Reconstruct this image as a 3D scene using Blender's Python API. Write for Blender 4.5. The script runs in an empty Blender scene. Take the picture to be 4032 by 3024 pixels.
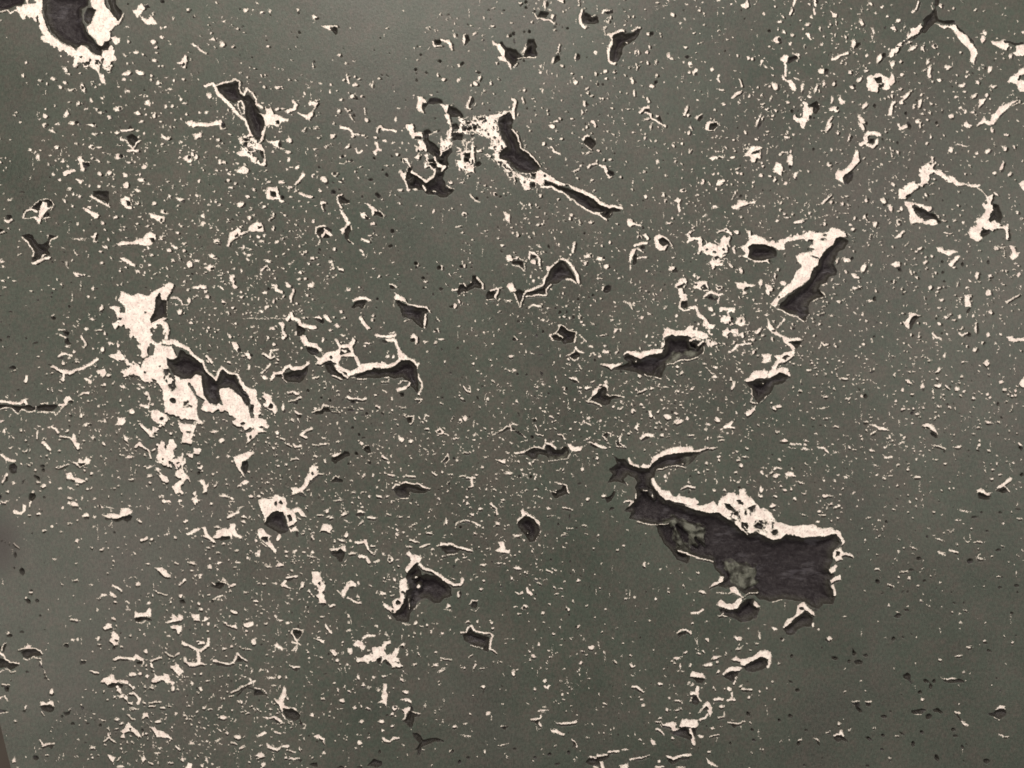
import bpy, math
import numpy as np

scene = bpy.context.scene
S = 0.0003                      # metres per photograph pixel
CX, CY, ZC = 2016.0, 1512.0, 1.5

# ---------------------------------------------------------------- camera
cam_data = bpy.data.cameras.new("camera")
cam_data.sensor_width = 36.0
cam_data.lens = 28.25
cam_data.clip_end = 50.0
cam = bpy.data.objects.new("camera", cam_data)
scene.collection.objects.link(cam)
cam.location = (0.0, -2016 * S / (18.0 / 28.25), ZC)
cam.rotation_euler = (math.radians(90), 0, 0)
scene.camera = cam

# ---------------------------------------------------------------- light
world = bpy.data.worlds.new("World")
scene.world = world
world.use_nodes = True
bg = world.node_tree.nodes["Background"]
bg.inputs[0].default_value = (1.0, 0.95, 0.88, 1)
bg.inputs[1].default_value = 0.36

def area(name, loc, target, size, size_y, power, col):
    d = bpy.data.lights.new(name, 'AREA')
    d.shape = 'RECTANGLE'; d.size = size; d.size_y = size_y
    d.energy = power; d.color = col
    o = bpy.data.objects.new(name, d)
    scene.collection.objects.link(o)
    o.location = loc
    from mathutils import Vector
    v = Vector(target) - Vector(loc)
    o.rotation_euler = v.to_track_quat('-Z', 'Y').to_euler()
    return o

area("ceiling_lamp", (-0.35, -1.7, 3.35), (0, 0, 1.35), 1.1, 0.35, 46, (1.0, 0.89, 0.76))
area("top_sheen_fill", (-0.05, -1.75, 2.85), (0, 0, 1.7), 1.0, 0.4, 7, (0.95, 0.90, 0.98))  # unseen source added to lay a cool sheen across the top centre
area("right_sheen_fill", (1.75, -1.7, 1.75), (0, 0, 1.5), 0.7, 1.0, 17, (1.0, 0.90, 0.82))  # unseen source added for a warm sheen on the right
area("left_sheen_fill", (-1.6, -1.5, 0.9), (0, 0, 1.4), 0.7, 0.8, 14, (1.0, 0.88, 0.78))  # unseen source added for a warm sheen at the lower left

scene.view_settings.view_transform = 'Standard'
scene.view_settings.look = 'None'
scene.view_settings.gamma = 1.0
scene.view_settings.exposure = 0.0

N_SPECKS = 12000

# traced shapes, tile by tile (P/L bare patches plus painted glare, glints and lit ledges, D/K/d hollows, G/g skin, R rock, s specks)
DATA = """
T 0 0
P 330,160 310,100 360,90 400,230 440,300 520,360 600,400 650,430 690,395 740,400 790,440 840,475 870,490 870,540 860,600 880,640 915,690 905,730 880,715 870,670 840,620 800,600 770,570 730,590 720,545 680,545 640,580 625,570 640,510 600,470 560,440 500,420 460,400 430,370 380,365 350,340 350,310 385,305 360,270 340,220 350,200
P 880,440 930,430 960,390 970,440 1000,490 970,540 980,570 950,610 920,615 890,590 880,560 890,500
P 955,325 1000,310 1035,340 1020,390 985,385
P 135,50 200,60 230,30 205,-60 360,-60 370,80 340,110 300,170 260,150 230,130 215,160 185,165 160,110
D -200,-90 215,-90 210,20 190,45 130,50 80,75 30,85 -60,90 -200,80
L 12 -60,100 0,100 60,85 90,110 130,90
G 235,-30 320,-30 300,50 255,45
D 370,-90 770,-90 760,50 700,80 720,200 760,290 810,340 840,380 880,390 900,350 940,350 950,400 930,430 880,430 870,480 840,470 800,450 760,400 700,395 680,410 640,420 590,390 520,350 450,290 400,200 380,100
P 770,-90 890,-90 900,10 920,60 960,110 1000,160 1040,170 1025,205 990,225 940,270 950,330 935,350 900,355 880,400 850,390 830,340 800,320 760,280 750,230 790,200 820,130 825,80 790,60
D 755,70 800,60 820,90 805,140 780,195 750,205 730,170 730,110
D 900,-90 990,-90 1000,40 1050,90 1050,130 1025,185 1005,180 1000,160 960,100
L 14 1060,110 1040,170 1015,210 980,225 950,260
P 1150,95 1180,80 1190,50 1215,30 1280,40 1265,55 1240,90 1210,130 1190,160
P 1210,130 1250,160 1280,160 1290,130 1310,140 1360,210 1340,215 1300,205 1280,215 1240,190
D 1240,40 1280,40 1300,70 1260,70
s 1625,80,30,30 2120,85,45,28 1925,385,50,30,60
d 1630,100,40,20 1670,148,20 2070,80,18 1098,35,22 1400,10,40,30
L 14 1660,380 1700,400 1730,435 1780,455
P 1800,350 1840,320 1860,350 1830,345
P 1525,545 1560,530 1595,470 1615,480 1605,590 1580,585 1560,560
d 1585,560,20,34
s 1095,232,30,18 1390,240,18 1422,240,20 1395,320,38,28 1325,360,45,30 1345,410,25 1105,355,22 1175,450,40,28,40 1230,470,20 1080,475,40,14,30 1340,520,60,25,20 1378,572,18 1408,572,18 1105,550,25,14 1095,635,70,42 1215,630,75,45,30 1070,685,34,26 1305,660,26 1305,690,20 1370,705,30,34 1515,652,16 1500,690,22 1585,688,24
s 570,600,80,35,70 460,675,50,28,30 350,692,35,16 200,650,26 225,545,28,20,60 520,750,40,28,50 555,717,24 620,780,70,26 710,760,80,40,55 790,728,18 825,755,22 1110,795,22 1245,832,16 1272,828,18 1025,752,28,14
s 600,880,16 675,895,22,44 780,870,26,40 835,945,26,30 885,850,35,22,40 745,940,35,16 865,975,38,20 945,1010,40,26 1010,940,80,40 1190,980,50,34 1260,990,28 1330,990,22,50 1270,880,40 1290,905,24 1430,915,32 1490,915,28 1565,855,40,26 1590,890,32,18 1610,985,28 1220,1050,50,20,20 1785,970,30,24
s 390,1010,42,40 395,940,18 575,990,70,35,-50 640,1055,100,36 385,1080,30,34 495,1070,34,20 795,1080,80,30 460,1130,60,22,20 180,1060,22 120,1000,18 1805,830,28,60
d 1035,940,30,22 665,1055,42,30 412,1080,34,18 810,1070,26 715,755,24,30 640,778,30,16
P 1600,1060 1660,1040 1680,1070 1640,1090
L 34 1675,1072 1800,1078 1900,1055
L 16 1900,1060 1905,1110 1940,1110
d 1925,1085,40,50 1565,565,18
D 1110,1170 1140,1150 1195,1200 1190,1230 1165,1255 1140,1255 1105,1220 1080,1185
L 14 1045,1180 1045,1205 1090,1215 1110,1250 1130,1260 1140,1285
L 14 1205,1215 1170,1240 1145,1285
L 18 1110,1300 1190,1305
D 1120,1080 1150,1110 1100,1120
L 16 1045,1130 1100,1130 1145,1115
P 1400,1160 1440,1180 1475,1180 1470,1200 1430,1205 1400,1190
s 1705,1170,100,34,-30 1885,1215,30,28 820,1160,40,16 480,1270,34 790,1268,60,40,30 860,1275,34,14 1035,1250,40,20 1025,1345,80,44 325,1370,36,50 540,1392,30
d 1042,1350,38,38 800,1272,30,20 1037,1248,30,12
P 665,1360 700,1350 730,1390 780,1400 780,1430 740,1450 730,1480 700,1475 690,1420
D 715,1400 775,1405 780,1440 750,1460 720,1440
P 540,1490 600,1475 640,1460 650,1475 600,1500 560,1520 540,1510
P 655,1540 720,1560 700,1590 680,1585
s 865,1500,50,38,60 942,1495,46,38 1080,1520,30,44 1245,1440,50,30 1110,1400,44,20,20 850,1385,50,18,45 940,1400,30,14 1235,1558,60,44 1085,1610,50,60 1610,1365,75,50,-15 1690,1352,44,40 1985,1505,34,22 2000,1625,38,20 1890,1395,30 1920,1400,44,26 1720,1570,30 1975,1560,28 1190,1645,50,24 600,1635,40,24,-40 460,1505,28 515,1555,26 50,1448,18
d 1250,1558,24 1635,1360,26
P 2040,1480 2100,1430 2155,1470 2130,1500 2080,1500
L 26 1780,745 1830,720 1860,750 1880,800 1960,880 2010,930 2060,1000 2110,1030 2140,1090 2180,1170
L 14 1860,745 1930,715 1990,705 2030,680 2070,705 2062,760 2075,795 2110,820 2140,765 2175,800 2205,850 2212,890
D 1870,745 1930,725 1990,720 2030,700 2058,710 2056,760 2070,805 2110,835 2150,815 2195,865 2222,930 2290,1050 2275,1110 2240,1210 2205,1200 2180,1160 2150,1090 2120,1010 2115,940 2110,880 2080,870 2050,880 2010,890 1960,860 1900,800
L 12 2060,880 2090,870 2110,920 2105,980 2080,990 2060,930 2060,880
P 2065,1190 2110,1160 2180,1180 2215,1210 2222,1260 2160,1270 2140,1320 2210,1370 2222,1410 2130,1350 2070,1350 2030,1320 2060,1300 2130,1290 2100,1260 2070,1240
D 2100,1190 2170,1210 2180,1240 2110,1230
T 1 0
L 22 0,895 50,925
P 10,970 60,990 90,985 80,935 130,930 150,960 150,985 190,990 230,1020 280,1030 270,1050 220,1050 190,1090 150,1080 110,1080 80,1100 75,1040 50,1000
L 20 75,1100 65,1150 40,1220 0,1260
D 165,1040 195,1035 200,1075 170,1070
s 185,940,30,24
L 24 0,1270 30,1260 60,1300 75,1380 50,1420 10,1400
D 30,1290 60,1300 72,1360 55,1380 35,1330
L 26 275,965 330,940 345,905 320,870
P 445,900 460,865 490,875 530,870 540,895 520,920 500,950 495,990 460,1040 430,1020 390,1000 355,970 375,970 400,985 450,985 490,960 510,910 480,900 460,905
P 90,1215 210,1215 200,1250 245,1300 180,1270
d 212,1250,30,50
s 290,1210,50,30 270,1310,50,28
P 565,225 700,220 710,240 640,235 665,275 620,255
D 640,240 700,235 708,270 690,310 660,280
s 505,150,40 365,95,26,36 50,108,35,20 100,400,22 725,480,28,24 200,760,55,26 465,755,16 860,735,45,24,30 640,730,20 635,790,24 835,830,60,24,-35 910,835,30,20 730,858,32 960,1035,34 415,1120,40,18,-50 515,1105,40,28,20 1210,1030,22,34,30 120,95,22,34
d 525,160,40,24 370,112,20,34 865,850,24 930,840,20 530,1105,24,14 375,278,22 350,320,18 500,535,20 1075,325,14 1395,410,18 1425,475,24 1580,530,34,16 1380,600,30 1385,635,16 1385,695,20,30 1245,685,12 1135,655,40,14,50 1655,130,34,12 1015,435,14 1150,460,14 215,760,24,14 92,355,26,12 125,130,18
L 14 775,640 800,720
s 1000,740,44,14,45 780,545,20,14 790,660,26,14 760,690,24 850,660,20 890,682,30,14 715,955,20,44 1065,680,20
L 24 735,1100 790,1105 820,1130 835,1180
L 16 840,1160 930,1165
L 20 1050,1110 1075,1090 1100,1120 1160,1120 1210,1130
L 14 1050,1110 1045,1140
L 12 775,935 790,960 815,950
L 12 935,930 940,970
L 10 810,990 830,1030
s 670,1180,50,34 1030,1190,46,30 1045,1240,34 1110,1215,40,24 795,1265,36,26 600,1268,30,16 505,1290,36,14 1300,1290,24 1270,1235,20 545,1190,18
L 20 1045,1250 1055,1290 1020,1310 1035,1330
L 16 1055,1290 1080,1295
L 14 860,1280 880,1320 920,1300
L 8 720,1410 760,1415 780,1390 835,1395
s 350,1450,40,34 215,1565,40,34 590,1560,55,60,45 295,1620,40,20 350,1652,40,16 90,1555,20 490,1510,26 200,1135,24,16
P 330,1595 390,1510 410,1485 425,1520 390,1550 345,1600
L 12 655,1500 680,1520 705,1500
d 825,1388,30,20 790,1385,20 680,1503,32,20 740,1560,40,20 990,1555,40,26 545,1445,24 870,1470,30,14,-30 1130,1515,26,40 1095,1470,24 665,1580,30,16 1260,1385,24 500,1520,20
L 8 720,1565 745,1572
P 85,1680 120,1625 165,1659 180,1700 100,1720
L 10 1530,350 1540,395 1605,395
D 1540,345 1600,345 1600,370 1590,390 1550,385
L 26 1600,345 1660,350 1690,400
L 12 1690,400 1695,430
s 1720,305,20,44 1795,340,26,80 1545,265,30,12,40 1890,290,34,16,-50 1750,565,28 1745,690,46,18,-60 1615,685,36 1925,670,24,50 1900,720,44 1855,735,22 2025,715,20,40 2100,685,16,26 1960,790,34,12,-50 2040,220,36,20,20 2180,315,20,34
D 1800,305 1835,305 1850,340 1830,375 1808,365
d 1738,305,18,34 1780,550,44,28,-30 1920,625,44,20 2040,715,14,36 2010,85,30,14 2140,88,36,14 2200,310,30 1705,395,20 1590,530,30
P 2040,350 2060,350 2080,375 2110,375 2150,420 2150,480 2160,520 2210,560 2205,600 2180,570 2160,530 2110,530 2085,490 2120,480 2100,430 2080,390 2050,390
D 2100,370 2130,360 2160,410 2212,420 2260,440 2300,480 2270,520 2240,580 2212,565 2180,520 2155,500 2152,430
L 22 1850,840 1825,900 1830,930
L 12 1810,930 1855,940
D 1870,840 1885,880 1850,920 1845,880
P 1395,830 1440,835 1475,870 1480,890 1440,885 1435,940 1450,980 1400,960 1385,930 1400,880
D 1500,850 1550,840 1600,860 1620,890 1560,895 1500,900 1460,940 1440,960 1440,910 1480,890
P 1590,900 1665,900 1660,940 1645,990 1620,940
D 1665,915 1720,925 1760,960 1800,1000 1790,1015 1720,1010 1665,1005 1650,980
L 34 1655,1000 1670,1060 1690,1080 1680,1130 1660,1180
L 24 1750,1010 1775,1060 1765,1140
P 1870,1000 1990,1000 2060,985 2120,980 2130,955 2180,965 2140,1000 2070,1030 2060,1060 2090,1070 2080,1120 2110,1170 2150,1230 2170,1270 2120,1280 2110,1320 2080,1350 2060,1370 2070,1300 2050,1260 2050,1220 2020,1190 1960,1180 1920,1140 1860,1140 1800,1160 1780,1140 1680,1150 1700,1130 1800,1120 1920,1110 1920,1070 1840,1070 1790,1050 1900,1050 1920,1020
D 1685,1070 1740,1060 1760,1110 1700,1120
D 1790,1100 1900,1080 1910,1110 1800,1130
D 1925,1020 1990,1010 2000,1050 1940,1065
D 1690,1150 1740,1140 1790,1170 1780,1210 1700,1215 1680,1180
d 1830,1055,40,24 2050,1110,26 1990,1120,26 2090,1230,24,36 2010,1160,24 2060,1190,26 1870,1170,34,26 1830,1140,20 2060,1270,20 1950,1120,20,14
P 1310,1080 1350,1075 1370,1140 1430,1130 1445,1160 1440,1200 1470,1240 1480,1300 1450,1290 1420,1310 1390,1390 1380,1360 1420,1280 1400,1220 1370,1200 1340,1190 1330,1130
D 1375,1180 1432,1182 1430,1205 1380,1203
L 30 1250,1480 1290,1540 1320,1640
L 24 1290,1380 1320,1420 1310,1500 1270,1500
D 1440,1130 1490,1110 1520,1140 1490,1180 1500,1210 1590,1280 1610,1300 1690,1270 1690,1310 1650,1380 1670,1420 1640,1460 1620,1540 1640,1620 1710,1640 1700,1659 1650,1700 1600,1710 1540,1680 1480,1680 1440,1640 1350,1640 1320,1630 1290,1540 1310,1430 1350,1440 1350,1490 1400,1520 1450,1560 1480,1570 1530,1540 1550,1480 1530,1440 1470,1440 1480,1380 1540,1370 1480,1300 1460,1220
L 20 1350,1480 1400,1520 1430,1540 1470,1570 1530,1530 1545,1470 1500,1440 1465,1440 1475,1350
L 18 1540,1360 1560,1400 1600,1440 1635,1440 1600,1480
P 1610,1260 1580,1360 1610,1340 1610,1310 1660,1270 1700,1230 1660,1180 1620,1210 1570,1190 1600,1220
L 16 1440,1600 1470,1640
L 12 1500,1160 1590,1130
L 8 1650,1605 1705,1635
s 1380,1640,40,24 1585,1430,40,30 1545,1650,30,16
d 1580,1135,24,20 1445,1535,24,16
P 1790,1210 1810,1290 1850,1290 1860,1230 1880,1200 1880,1310 1890,1370 1880,1480 1830,1490 1825,1540 1820,1470 1770,1460 1730,1420 1740,1380 1770,1370 1760,1310 1800,1300 1780,1230
M 0.6 1780,1040 2090,1040 2150,1260 2090,1330 2040,1230 1900,1170 1780,1150
M 0.55 1740,1310 1880,1290 1880,1480 1760,1440
M 0.5 1600,1190 1690,1200 1640,1300 1590,1290
M 0.6 1420,1320 1540,1320 1540,1470 1450,1440
D 1795,1325 1850,1320 1850,1350 1880,1400 1860,1430 1800,1390
d 1920,1420,60,50 1810,1445,20,16 2000,1335,20
L 10 1960,1350 2000,1335 2020,1345
D 2060,1040 2140,990 2200,985 2230,1020 2210,1080 2220,1140 2265,1190 2290,1290 2345,1315 2430,1400 2455,1450 2430,1480 2410,1530 2340,1500 2280,1490 2212,1440 2170,1400 2110,1370 2100,1320 2130,1290 2170,1270 2150,1220 2110,1150 2090,1110 2100,1070
L 12 2212,1120 2265,1170 2290,1280 2345,1310 2430,1400 2450,1440
L 30 2050,1380 2110,1390 2180,1430 2212,1480 2290,1530 2350,1600
L 26 2212,860 2240,880 2220,960 2225,1020
L 14 2300,850 2312,890
L 14 2190,960 2212,985
s 1250,1640,40,26 1390,1290,20 1775,1580,34,20 1955,1290,34,14,-30
d 750,1350,30 1020,1370,30 825,1385,20 720,1640,30,20
T 2 0
s 285,40,28,64,15
d 308,40,22,60 120,20,30 122,68,26 75,48,20
P 390,0 450,-10 450,28 420,15
L 10 570,-20 578,50
D 240,95 325,110 300,148 215,145
L 12 185,110 210,155 320,170 370,205
s 345,140,30,40 640,235,40,16 825,185,40,20,50 850,150,16,40 800,240,40,12,-30 370,255,20
d 372,160,20,70 200,95,30,20 370,230,30,14 440,235,14 480,240,24
L 20 605,90 590,140 600,200 630,240
D 612,110 640,110 700,150 740,145 745,200 720,210 620,200 605,150
L 10 680,150 720,130
L 16 780,110 800,90 850,90
D 800,100 870,85 870,110 825,130
L 24 825,290 860,305 865,350 840,410 830,480 835,530 885,550
L 18 860,300 900,290 940,265 965,265
L 14 1040,270 1080,240 1105,240
D 865,315 905,292 960,270 990,290 1040,290 1090,245 1115,250 1100,300 1060,340 1010,375 960,410 955,470 920,530 880,540 848,520 852,440 868,370
d 985,385,30,20
s 990,372,18 1175,285,36,44 720,448,34
d 1210,285,44,34
D 125,370 140,330 190,335 215,400 215,490 170,500 90,490 100,440
s 110,415,24,100,25
L 10 50,510 90,495 200,500
L 10 20,580 45,540
d 100,520,20,30 15,290,30,40 150,270,30 110,272,20 15,300,30,20
L 12 410,380 400,430 385,460
D 380,480 410,475 425,520 380,545 362,530
s 356,530,22,70,10 430,572,24,34,-30 250,570,16,26 550,705,50,34,30 720,640,24,40 810,612,26,36 885,620,22,36 1005,580,18 1165,540,24,40 1245,540,22,40 1385,118,34,36 1460,200,20 1355,490,26,50 1375,510,50,20 1500,408,34,20 1540,555,44,34,50 1530,630,44,30 1585,620,34,50 1735,600,30,34 1810,775,44,16,30 1945,475,22,34 2045,505,34,36 2080,510,26 2155,535,22,44 2180,120,26 2050,830,20,34 2125,755,16,26 1825,895,28,22 1070,440,14,44 1095,450,14,40 1165,460,30 1185,400,16,44 600,665,24 515,635,18
L 14 545,465 540,520
d 572,490,34,56 1515,490,32,28 1552,565,18 895,612,16 1250,545,12 20,360,14,40
L 12 1065,540 1085,570 1070,610
L 16 1790,650 1780,680 1790,710
L 16 1970,690 1985,750
L 22 1905,845 1940,810 1975,790
P 1975,50 2020,10 2030,-10 2045,50 2020,75
s 1033,700,28,56,-20 1210,745,44,34 1060,810,24,64 650,800,24,34 690,830,34,20 630,890,30,50,-10 605,970,20,44,-15 645,1100,26 345,1095,60,40,30 380,1055,34,20 410,1025,24 265,780,20,34 105,780,14,40,20 735,730,14,34
d 1068,712,34,20 652,900,30,20 785,730,20 745,730
D 1228,700 1260,690 1265,715 1235,745
L 18 1165,840 1185,880
L 20 700,1050 720,1090
L 20 1110,970 1140,935 1180,930
D 1150,940 1190,940 1200,990 1150,985
L 16 1160,970 1200,990 1200,1020 1310,1080
D 1260,1010 1290,1020 1310,1070 1250,1030
s 1255,1010,20,34 1165,1032,50,18,5 1200,1095,16,50,10 1322,1083,28 1500,960,30,90,25 1520,990,30 1480,995,30 2135,1040,34,120,30
P 1575,1010 1610,985 1650,985 1625,1000 1605,1035
D 1610,1003 1650,988 1650,1010 1625,1050 1602,1035
P 1680,1060 1720,1045 1780,1055 1785,1080 1750,1130 1700,1130 1665,1110
D 1712,1067 1770,1060 1780,1090 1745,1128 1700,1115
d 2145,1040,14,60,20 1540,1150,18 1335,1085,14 130,940,20 195,960,16
P 600,1210 640,1165 670,1175 640,1230
D 640,1190 680,1180 720,1220 725,1250 690,1290 625,1250 615,1230
L 8 620,1250 690,1295
s 340,1200,40,18,20 425,1200,30,20 275,1245,28 1145,1195,30 1240,1215,16,24 1395,1260,20,30 1530,1150,30,30 1915,1210,20 520,1025,22 205,1003,16 155,1125,18 655,1318,40,14 745,1303,22 790,1380,24 735,1383,20 845,1380,24 1465,1235
L 20 340,1270 360,1310 410,1330
L 20 655,1450 670,1430 730,1410
D 680,1432 715,1425 690,1460
L 26 750,1430 800,1440 820,1490 850,1530
D 840,1470 880,1475 890,1510 850,1530 825,1500
L 16 530,1480 575,1460
P 1700,1370 1740,1350 1830,1350 1830,1370 1790,1380 1760,1370 1730,1395
P 1995,1350 2040,1310 2070,1260 2170,1270 2140,1290 2150,1370 2120,1360 2090,1395 2060,1350
D 2080,1310 2135,1290 2130,1320 2070,1330
s 595,1430,20 1780,1310,40,18 1905,1355,40,24 2085,1370,44,50 1650,1560,24,40 1640,1585,30 2150,1515,36 1945,1450,50,16,-30 1470,1645,50,30 1140,1480,20 1255,1395,24,40 690,1560,30,16,-50 1035,1640,16,24 940,1530,24 1950,1490,24 1985,1500,24 2090,1570,24 1740,1500,24 1775,1495,20 1535,1315,20,40 1765,1630,20,26 2165,1440,26
P 1765,1600 1780,1560 1840,1545 1850,1580 1800,1600
D 1820,1580 1855,1570 1850,1600
d 1485,1645,20 1800,1370,40,20 1970,1435,16 700,1260,14
P 215,1480 250,1475 340,1520 390,1560 470,1590 560,1620 630,1655 640,1680 560,1660 490,1600 420,1600 330,1570 280,1550 250,1600 160,1560 150,1600 160,1640 120,1640 70,1580 60,1500 120,1530 200,1550
d 180,1600,44,40 280,1520,24 110,1570,24 140,1545,16
T 3 0
L 20 235,0 210,60 195,120
L 24 400,0 410,40
L 14 400,70 405,130
s 340,210,60,34,-15 85,350,60,60 185,375,24,40 205,300,34,24 95,182,34,24 985,62,26,24 925,108,36,18 810,190,34,80,-20 905,265,18,70 1125,178,50,40 1100,250,34,40 1180,230,14,60,30 735,380,44,70,-20 1490,55,30 315,400,14,24 465,385,18,30 450,245,14,40 590,190,16,40 1600,75,20 1790,85,20
d 425,20,30,40 103,345,28,46 805,232,26,12 1510,55,22 210,60,14,20 12,270,34,30
P 535,90 570,115 600,120 600,150 570,145
P 325,285 365,290 360,310 385,350 350,330
D 770,370 800,360 800,385 770,415 745,405
L 16 1300,20 1280,80 1250,110
D 1430,-60 1480,-60 1480,40 1450,60 1460,120 1470,170 1520,180 1610,175 1610,200 1560,215 1450,190 1400,240 1350,290 1320,290 1270,340 1220,340 1300,300 1330,260 1350,200 1340,170 1400,120 1440,80
K 18 1610,210 1700,300 1780,370
P 1430,200 1560,225 1620,215 1650,270 1720,310 1750,360 1800,420 1810,460 1775,550 1740,540 1750,480 1740,430 1680,370 1600,260 1560,235 1530,245
P 1330,200 1290,230 1230,280 1190,330 1130,370 1080,430 1030,490 1060,490 1110,440 1160,370 1240,320 1290,290 1330,240
d 1170,370,40,20,-40 1280,315,30,24,-40 1120,400,24,14
L 22 560,515 620,480 690,455
s 960,500,40,90,15 1335,410,20,74,15 1435,400,50,40 1240,420,70,30,-15 1865,280,34,40 1860,335,36,60 2095,490,34,50 2200,270,40,30 1075,555,34,70,10 1150,530,26,30 1380,530,30,60,15 1390,620,40,110,35 1350,605,34,16 715,630,26,40 850,608,44,22 800,680,60,30,-25 1555,582,50,30 1485,700,40,36 1915,590,34,80,20 1225,365,40,20 455,605,60,56 1660,455,20 1470,465,20 1270,540,20
d 1000,480,40,50 1445,395,24 1400,520,20 1505,695,18 1415,620,14,50,30
P 1925,350 1970,360 2000,360 2040,340 2060,350 2080,400 2060,435 2020,420 1950,390
K 20 2050,360 2130,380 2200,370
P 2150,390 2212,380 2280,390 2280,470 2212,480 2160,480 2120,460 2150,430
P 100,515 140,465 180,470 180,520 150,550
D 180,490 240,480 265,465 280,500 210,530 180,550 160,540
L 10 230,470 265,470 270,505
L 22 145,550 155,600 150,650
P 110,650 130,645 160,690 200,690 215,700 240,750 235,790 200,770 170,710 130,690
D 490,590 525,600 520,640 490,640
P 860,680 900,650 960,640 1010,655 1050,690 1060,640 1090,640 1090,710 1060,720 1060,770 1010,780 990,740 960,760 940,790 880,780 850,740
D 920,670 980,660 985,710 940,720
D 960,730 1000,720 1000,745 960,760
s 65,745,80,50,40 10,750,24 300,760,28,100,10 410,760,26,100,20 485,730,26,50 565,725,40,50 725,748,50,30 1145,770,34,24 1670,745,60,30,-10 1695,730,24,40 1805,712,34 1940,745,60,22 1695,795,26 1625,838,26 1770,835,60,28,-20 550,850,28,80,-10 565,940,64,56 25,850,18,40 360,835,30 835,905,34,90,30 1190,840,34,90,30 1165,885,60,26 1305,905,30,80,20 1260,915,28,44 1890,820,30 1925,855,24 1705,965,24,40 1770,965,50,24,-30 1660,935,26,30 1240,790,34,20 1635,650,20 1720,620,24 1720,665,20 1820,600,16,30 1580,1005,54,50 1575,1290,54,50 1805,1325,30 1905,1308,60,34,-40 2045,1285,36,40 2125,1275,20,44 1680,1255,90,16,-8 2060,1162,40,20 1935,1120,24,50 1070,830,20,34
d 600,935,26 925,915,30,36 745,740,24,30 590,710,20,30 1270,920,14 210,960,34 255,960,18
P 2065,710 2110,660 2160,620 2212,580 2280,560 2280,640 2212,640 2170,660 2160,690 2212,700 2280,700 2280,790 2212,790 2170,790 2150,720
P 605,850 630,825 640,850 670,870 665,890 630,910
P 290,970 310,880 330,885 330,920 380,930 390,960 370,1000 350,1030 330,1060 310,1105 280,1100 290,1060 250,1050 220,1010 260,1020 290,1010
D 340,915 420,870 450,890 450,940 420,980 385,980 385,930
d 400,1015,26 370,1010,24,34
s 440,895,14
P 1050,930 1080,870 1105,875 1080,930 1065,1000 1040,1000 1040,960
P 1820,860 1890,850 1870,890 1840,920 1815,935 1825,890
P 1930,990 1970,970 2000,920 2060,900 2120,870 2160,870 2110,900 2050,960 1990,1020 1960,1070 1900,1080 1870,1060 1800,1090 1830,1050 1870,1010 1890,1040 1930,1040
P 1680,1080 1710,1045 1740,1075 1770,1085 1740,1110 1700,1090
s 520,1070,30,130,20 810,1060,36,110,-25 1300,1050,40 1315,1085,20,60 1462,1080,24 160,1185,50,24,40 705,1190,24,50 545,1290,18,30 190,1400,50,90,10 240,1520,34,60,20 525,1415,50,40 350,1480,20 150,1580,30 60,1555,30 15,1525,26 2020,1445,30,70,20 1955,1500,44,36 2090,1505,60,34,-30 735,885,24,16 605,1150,20,40 1415,1185,24 1020,1135
L 22 1130,1080 1140,1110 1200,1090
d 848,1068,30 1222,1085,30,70 1460,1062,34,26 722,1190,26,36 190,1440,30 1120,1235,26,30 990,1208,20 395,1290,20,30 545,1410,24 1508,970,18 1590,745,16
L 34 810,1245 850,1220 840,1180 870,1150 930,1150 965,1165
L 26 865,1250 900,1270 940,1240 940,1210
D 872,1200 920,1192 920,1238 880,1245
P 600,1460 640,1480 690,1440 730,1390 760,1290 780,1310 780,1360 795,1390 740,1450 700,1490 640,1540 660,1590 630,1570 590,1550 580,1500
D 700,1490 735,1490 730,1550 690,1600 660,1580 670,1560 640,1550 670,1510
L 14 100,1340 130,1310 170,1320
L 14 190,1330 200,1300
P 40,1460 70,1405 110,1410 130,1450 120,1520 80,1500 50,1490
P 1340,1430 1370,1425 1390,1460 1410,1400 1410,1345 1430,1350 1430,1450 1480,1490 1530,1490 1560,1530 1600,1510 1640,1560 1700,1590 1780,1590 1830,1600 1820,1620 1760,1620 1700,1605 1640,1605 1600,1570 1540,1550 1480,1510 1430,1490 1390,1510 1370,1570 1380,1590 1290,1610 1270,1640 1250,1640 1200,1690 1140,1700 1130,1670 1190,1600 1250,1575 1300,1590 1330,1570 1320,1500
P 2160,1590 2212,1560 2260,1570 2260,1660 2212,1640 2180,1610
T 1 0
M 0.1 2050,1380 2212,1430 2290,1560 2250,1620 2100,1420
T 0 0
M 0.35 640,480 870,520 980,480 980,600 880,640 760,590
M 0.2 2070,1180 2200,1180 2200,1300 2080,1260
T 0 1
D 50,195 100,200 105,220 80,250 50,240
L 18 40,245 70,258 100,240
D 195,160 260,135 310,100 350,60 400,60 440,80 465,110 420,125 370,130 340,160 320,160 270,150 210,175 200,210 190,200
L 7 260,140 340,65 400,58 440,75 468,115 430,160
L 16 200,210 215,170 270,150 320,165
P 370,80 400,90 410,130 450,130 400,160 380,200 350,250 340,280 320,260 290,215 310,210 340,220 340,170 350,130
D 385,185 420,180 425,215 390,220
L 8 370,235 425,225
L 7 200,225 290,225
D -40,300 0,310 45,325 20,340 -40,345
L 16 -30,354 35,345
D 180,370 230,358 280,370 320,440 370,450 410,420 420,370 500,375 450,400 420,440 430,470 410,500 420,520 430,545 380,540 340,580 300,600 260,590 290,560 300,530 260,470 210,410
L 12 185,385 240,440 290,520 290,555
L 12 495,385 440,410 420,450
P 270,605 350,580 430,550 430,570 370,590 310,625 270,615
P 350,570 370,535 400,540 380,560
s 20,600,44,16 35,650,30,20 20,765,34,18 115,770,26,10 575,630,40,10,50 685,410,80,14,10 35,827,30,12
d 545,603,30,16,30 605,255,20 190,5,60,14 8,895,14
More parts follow.
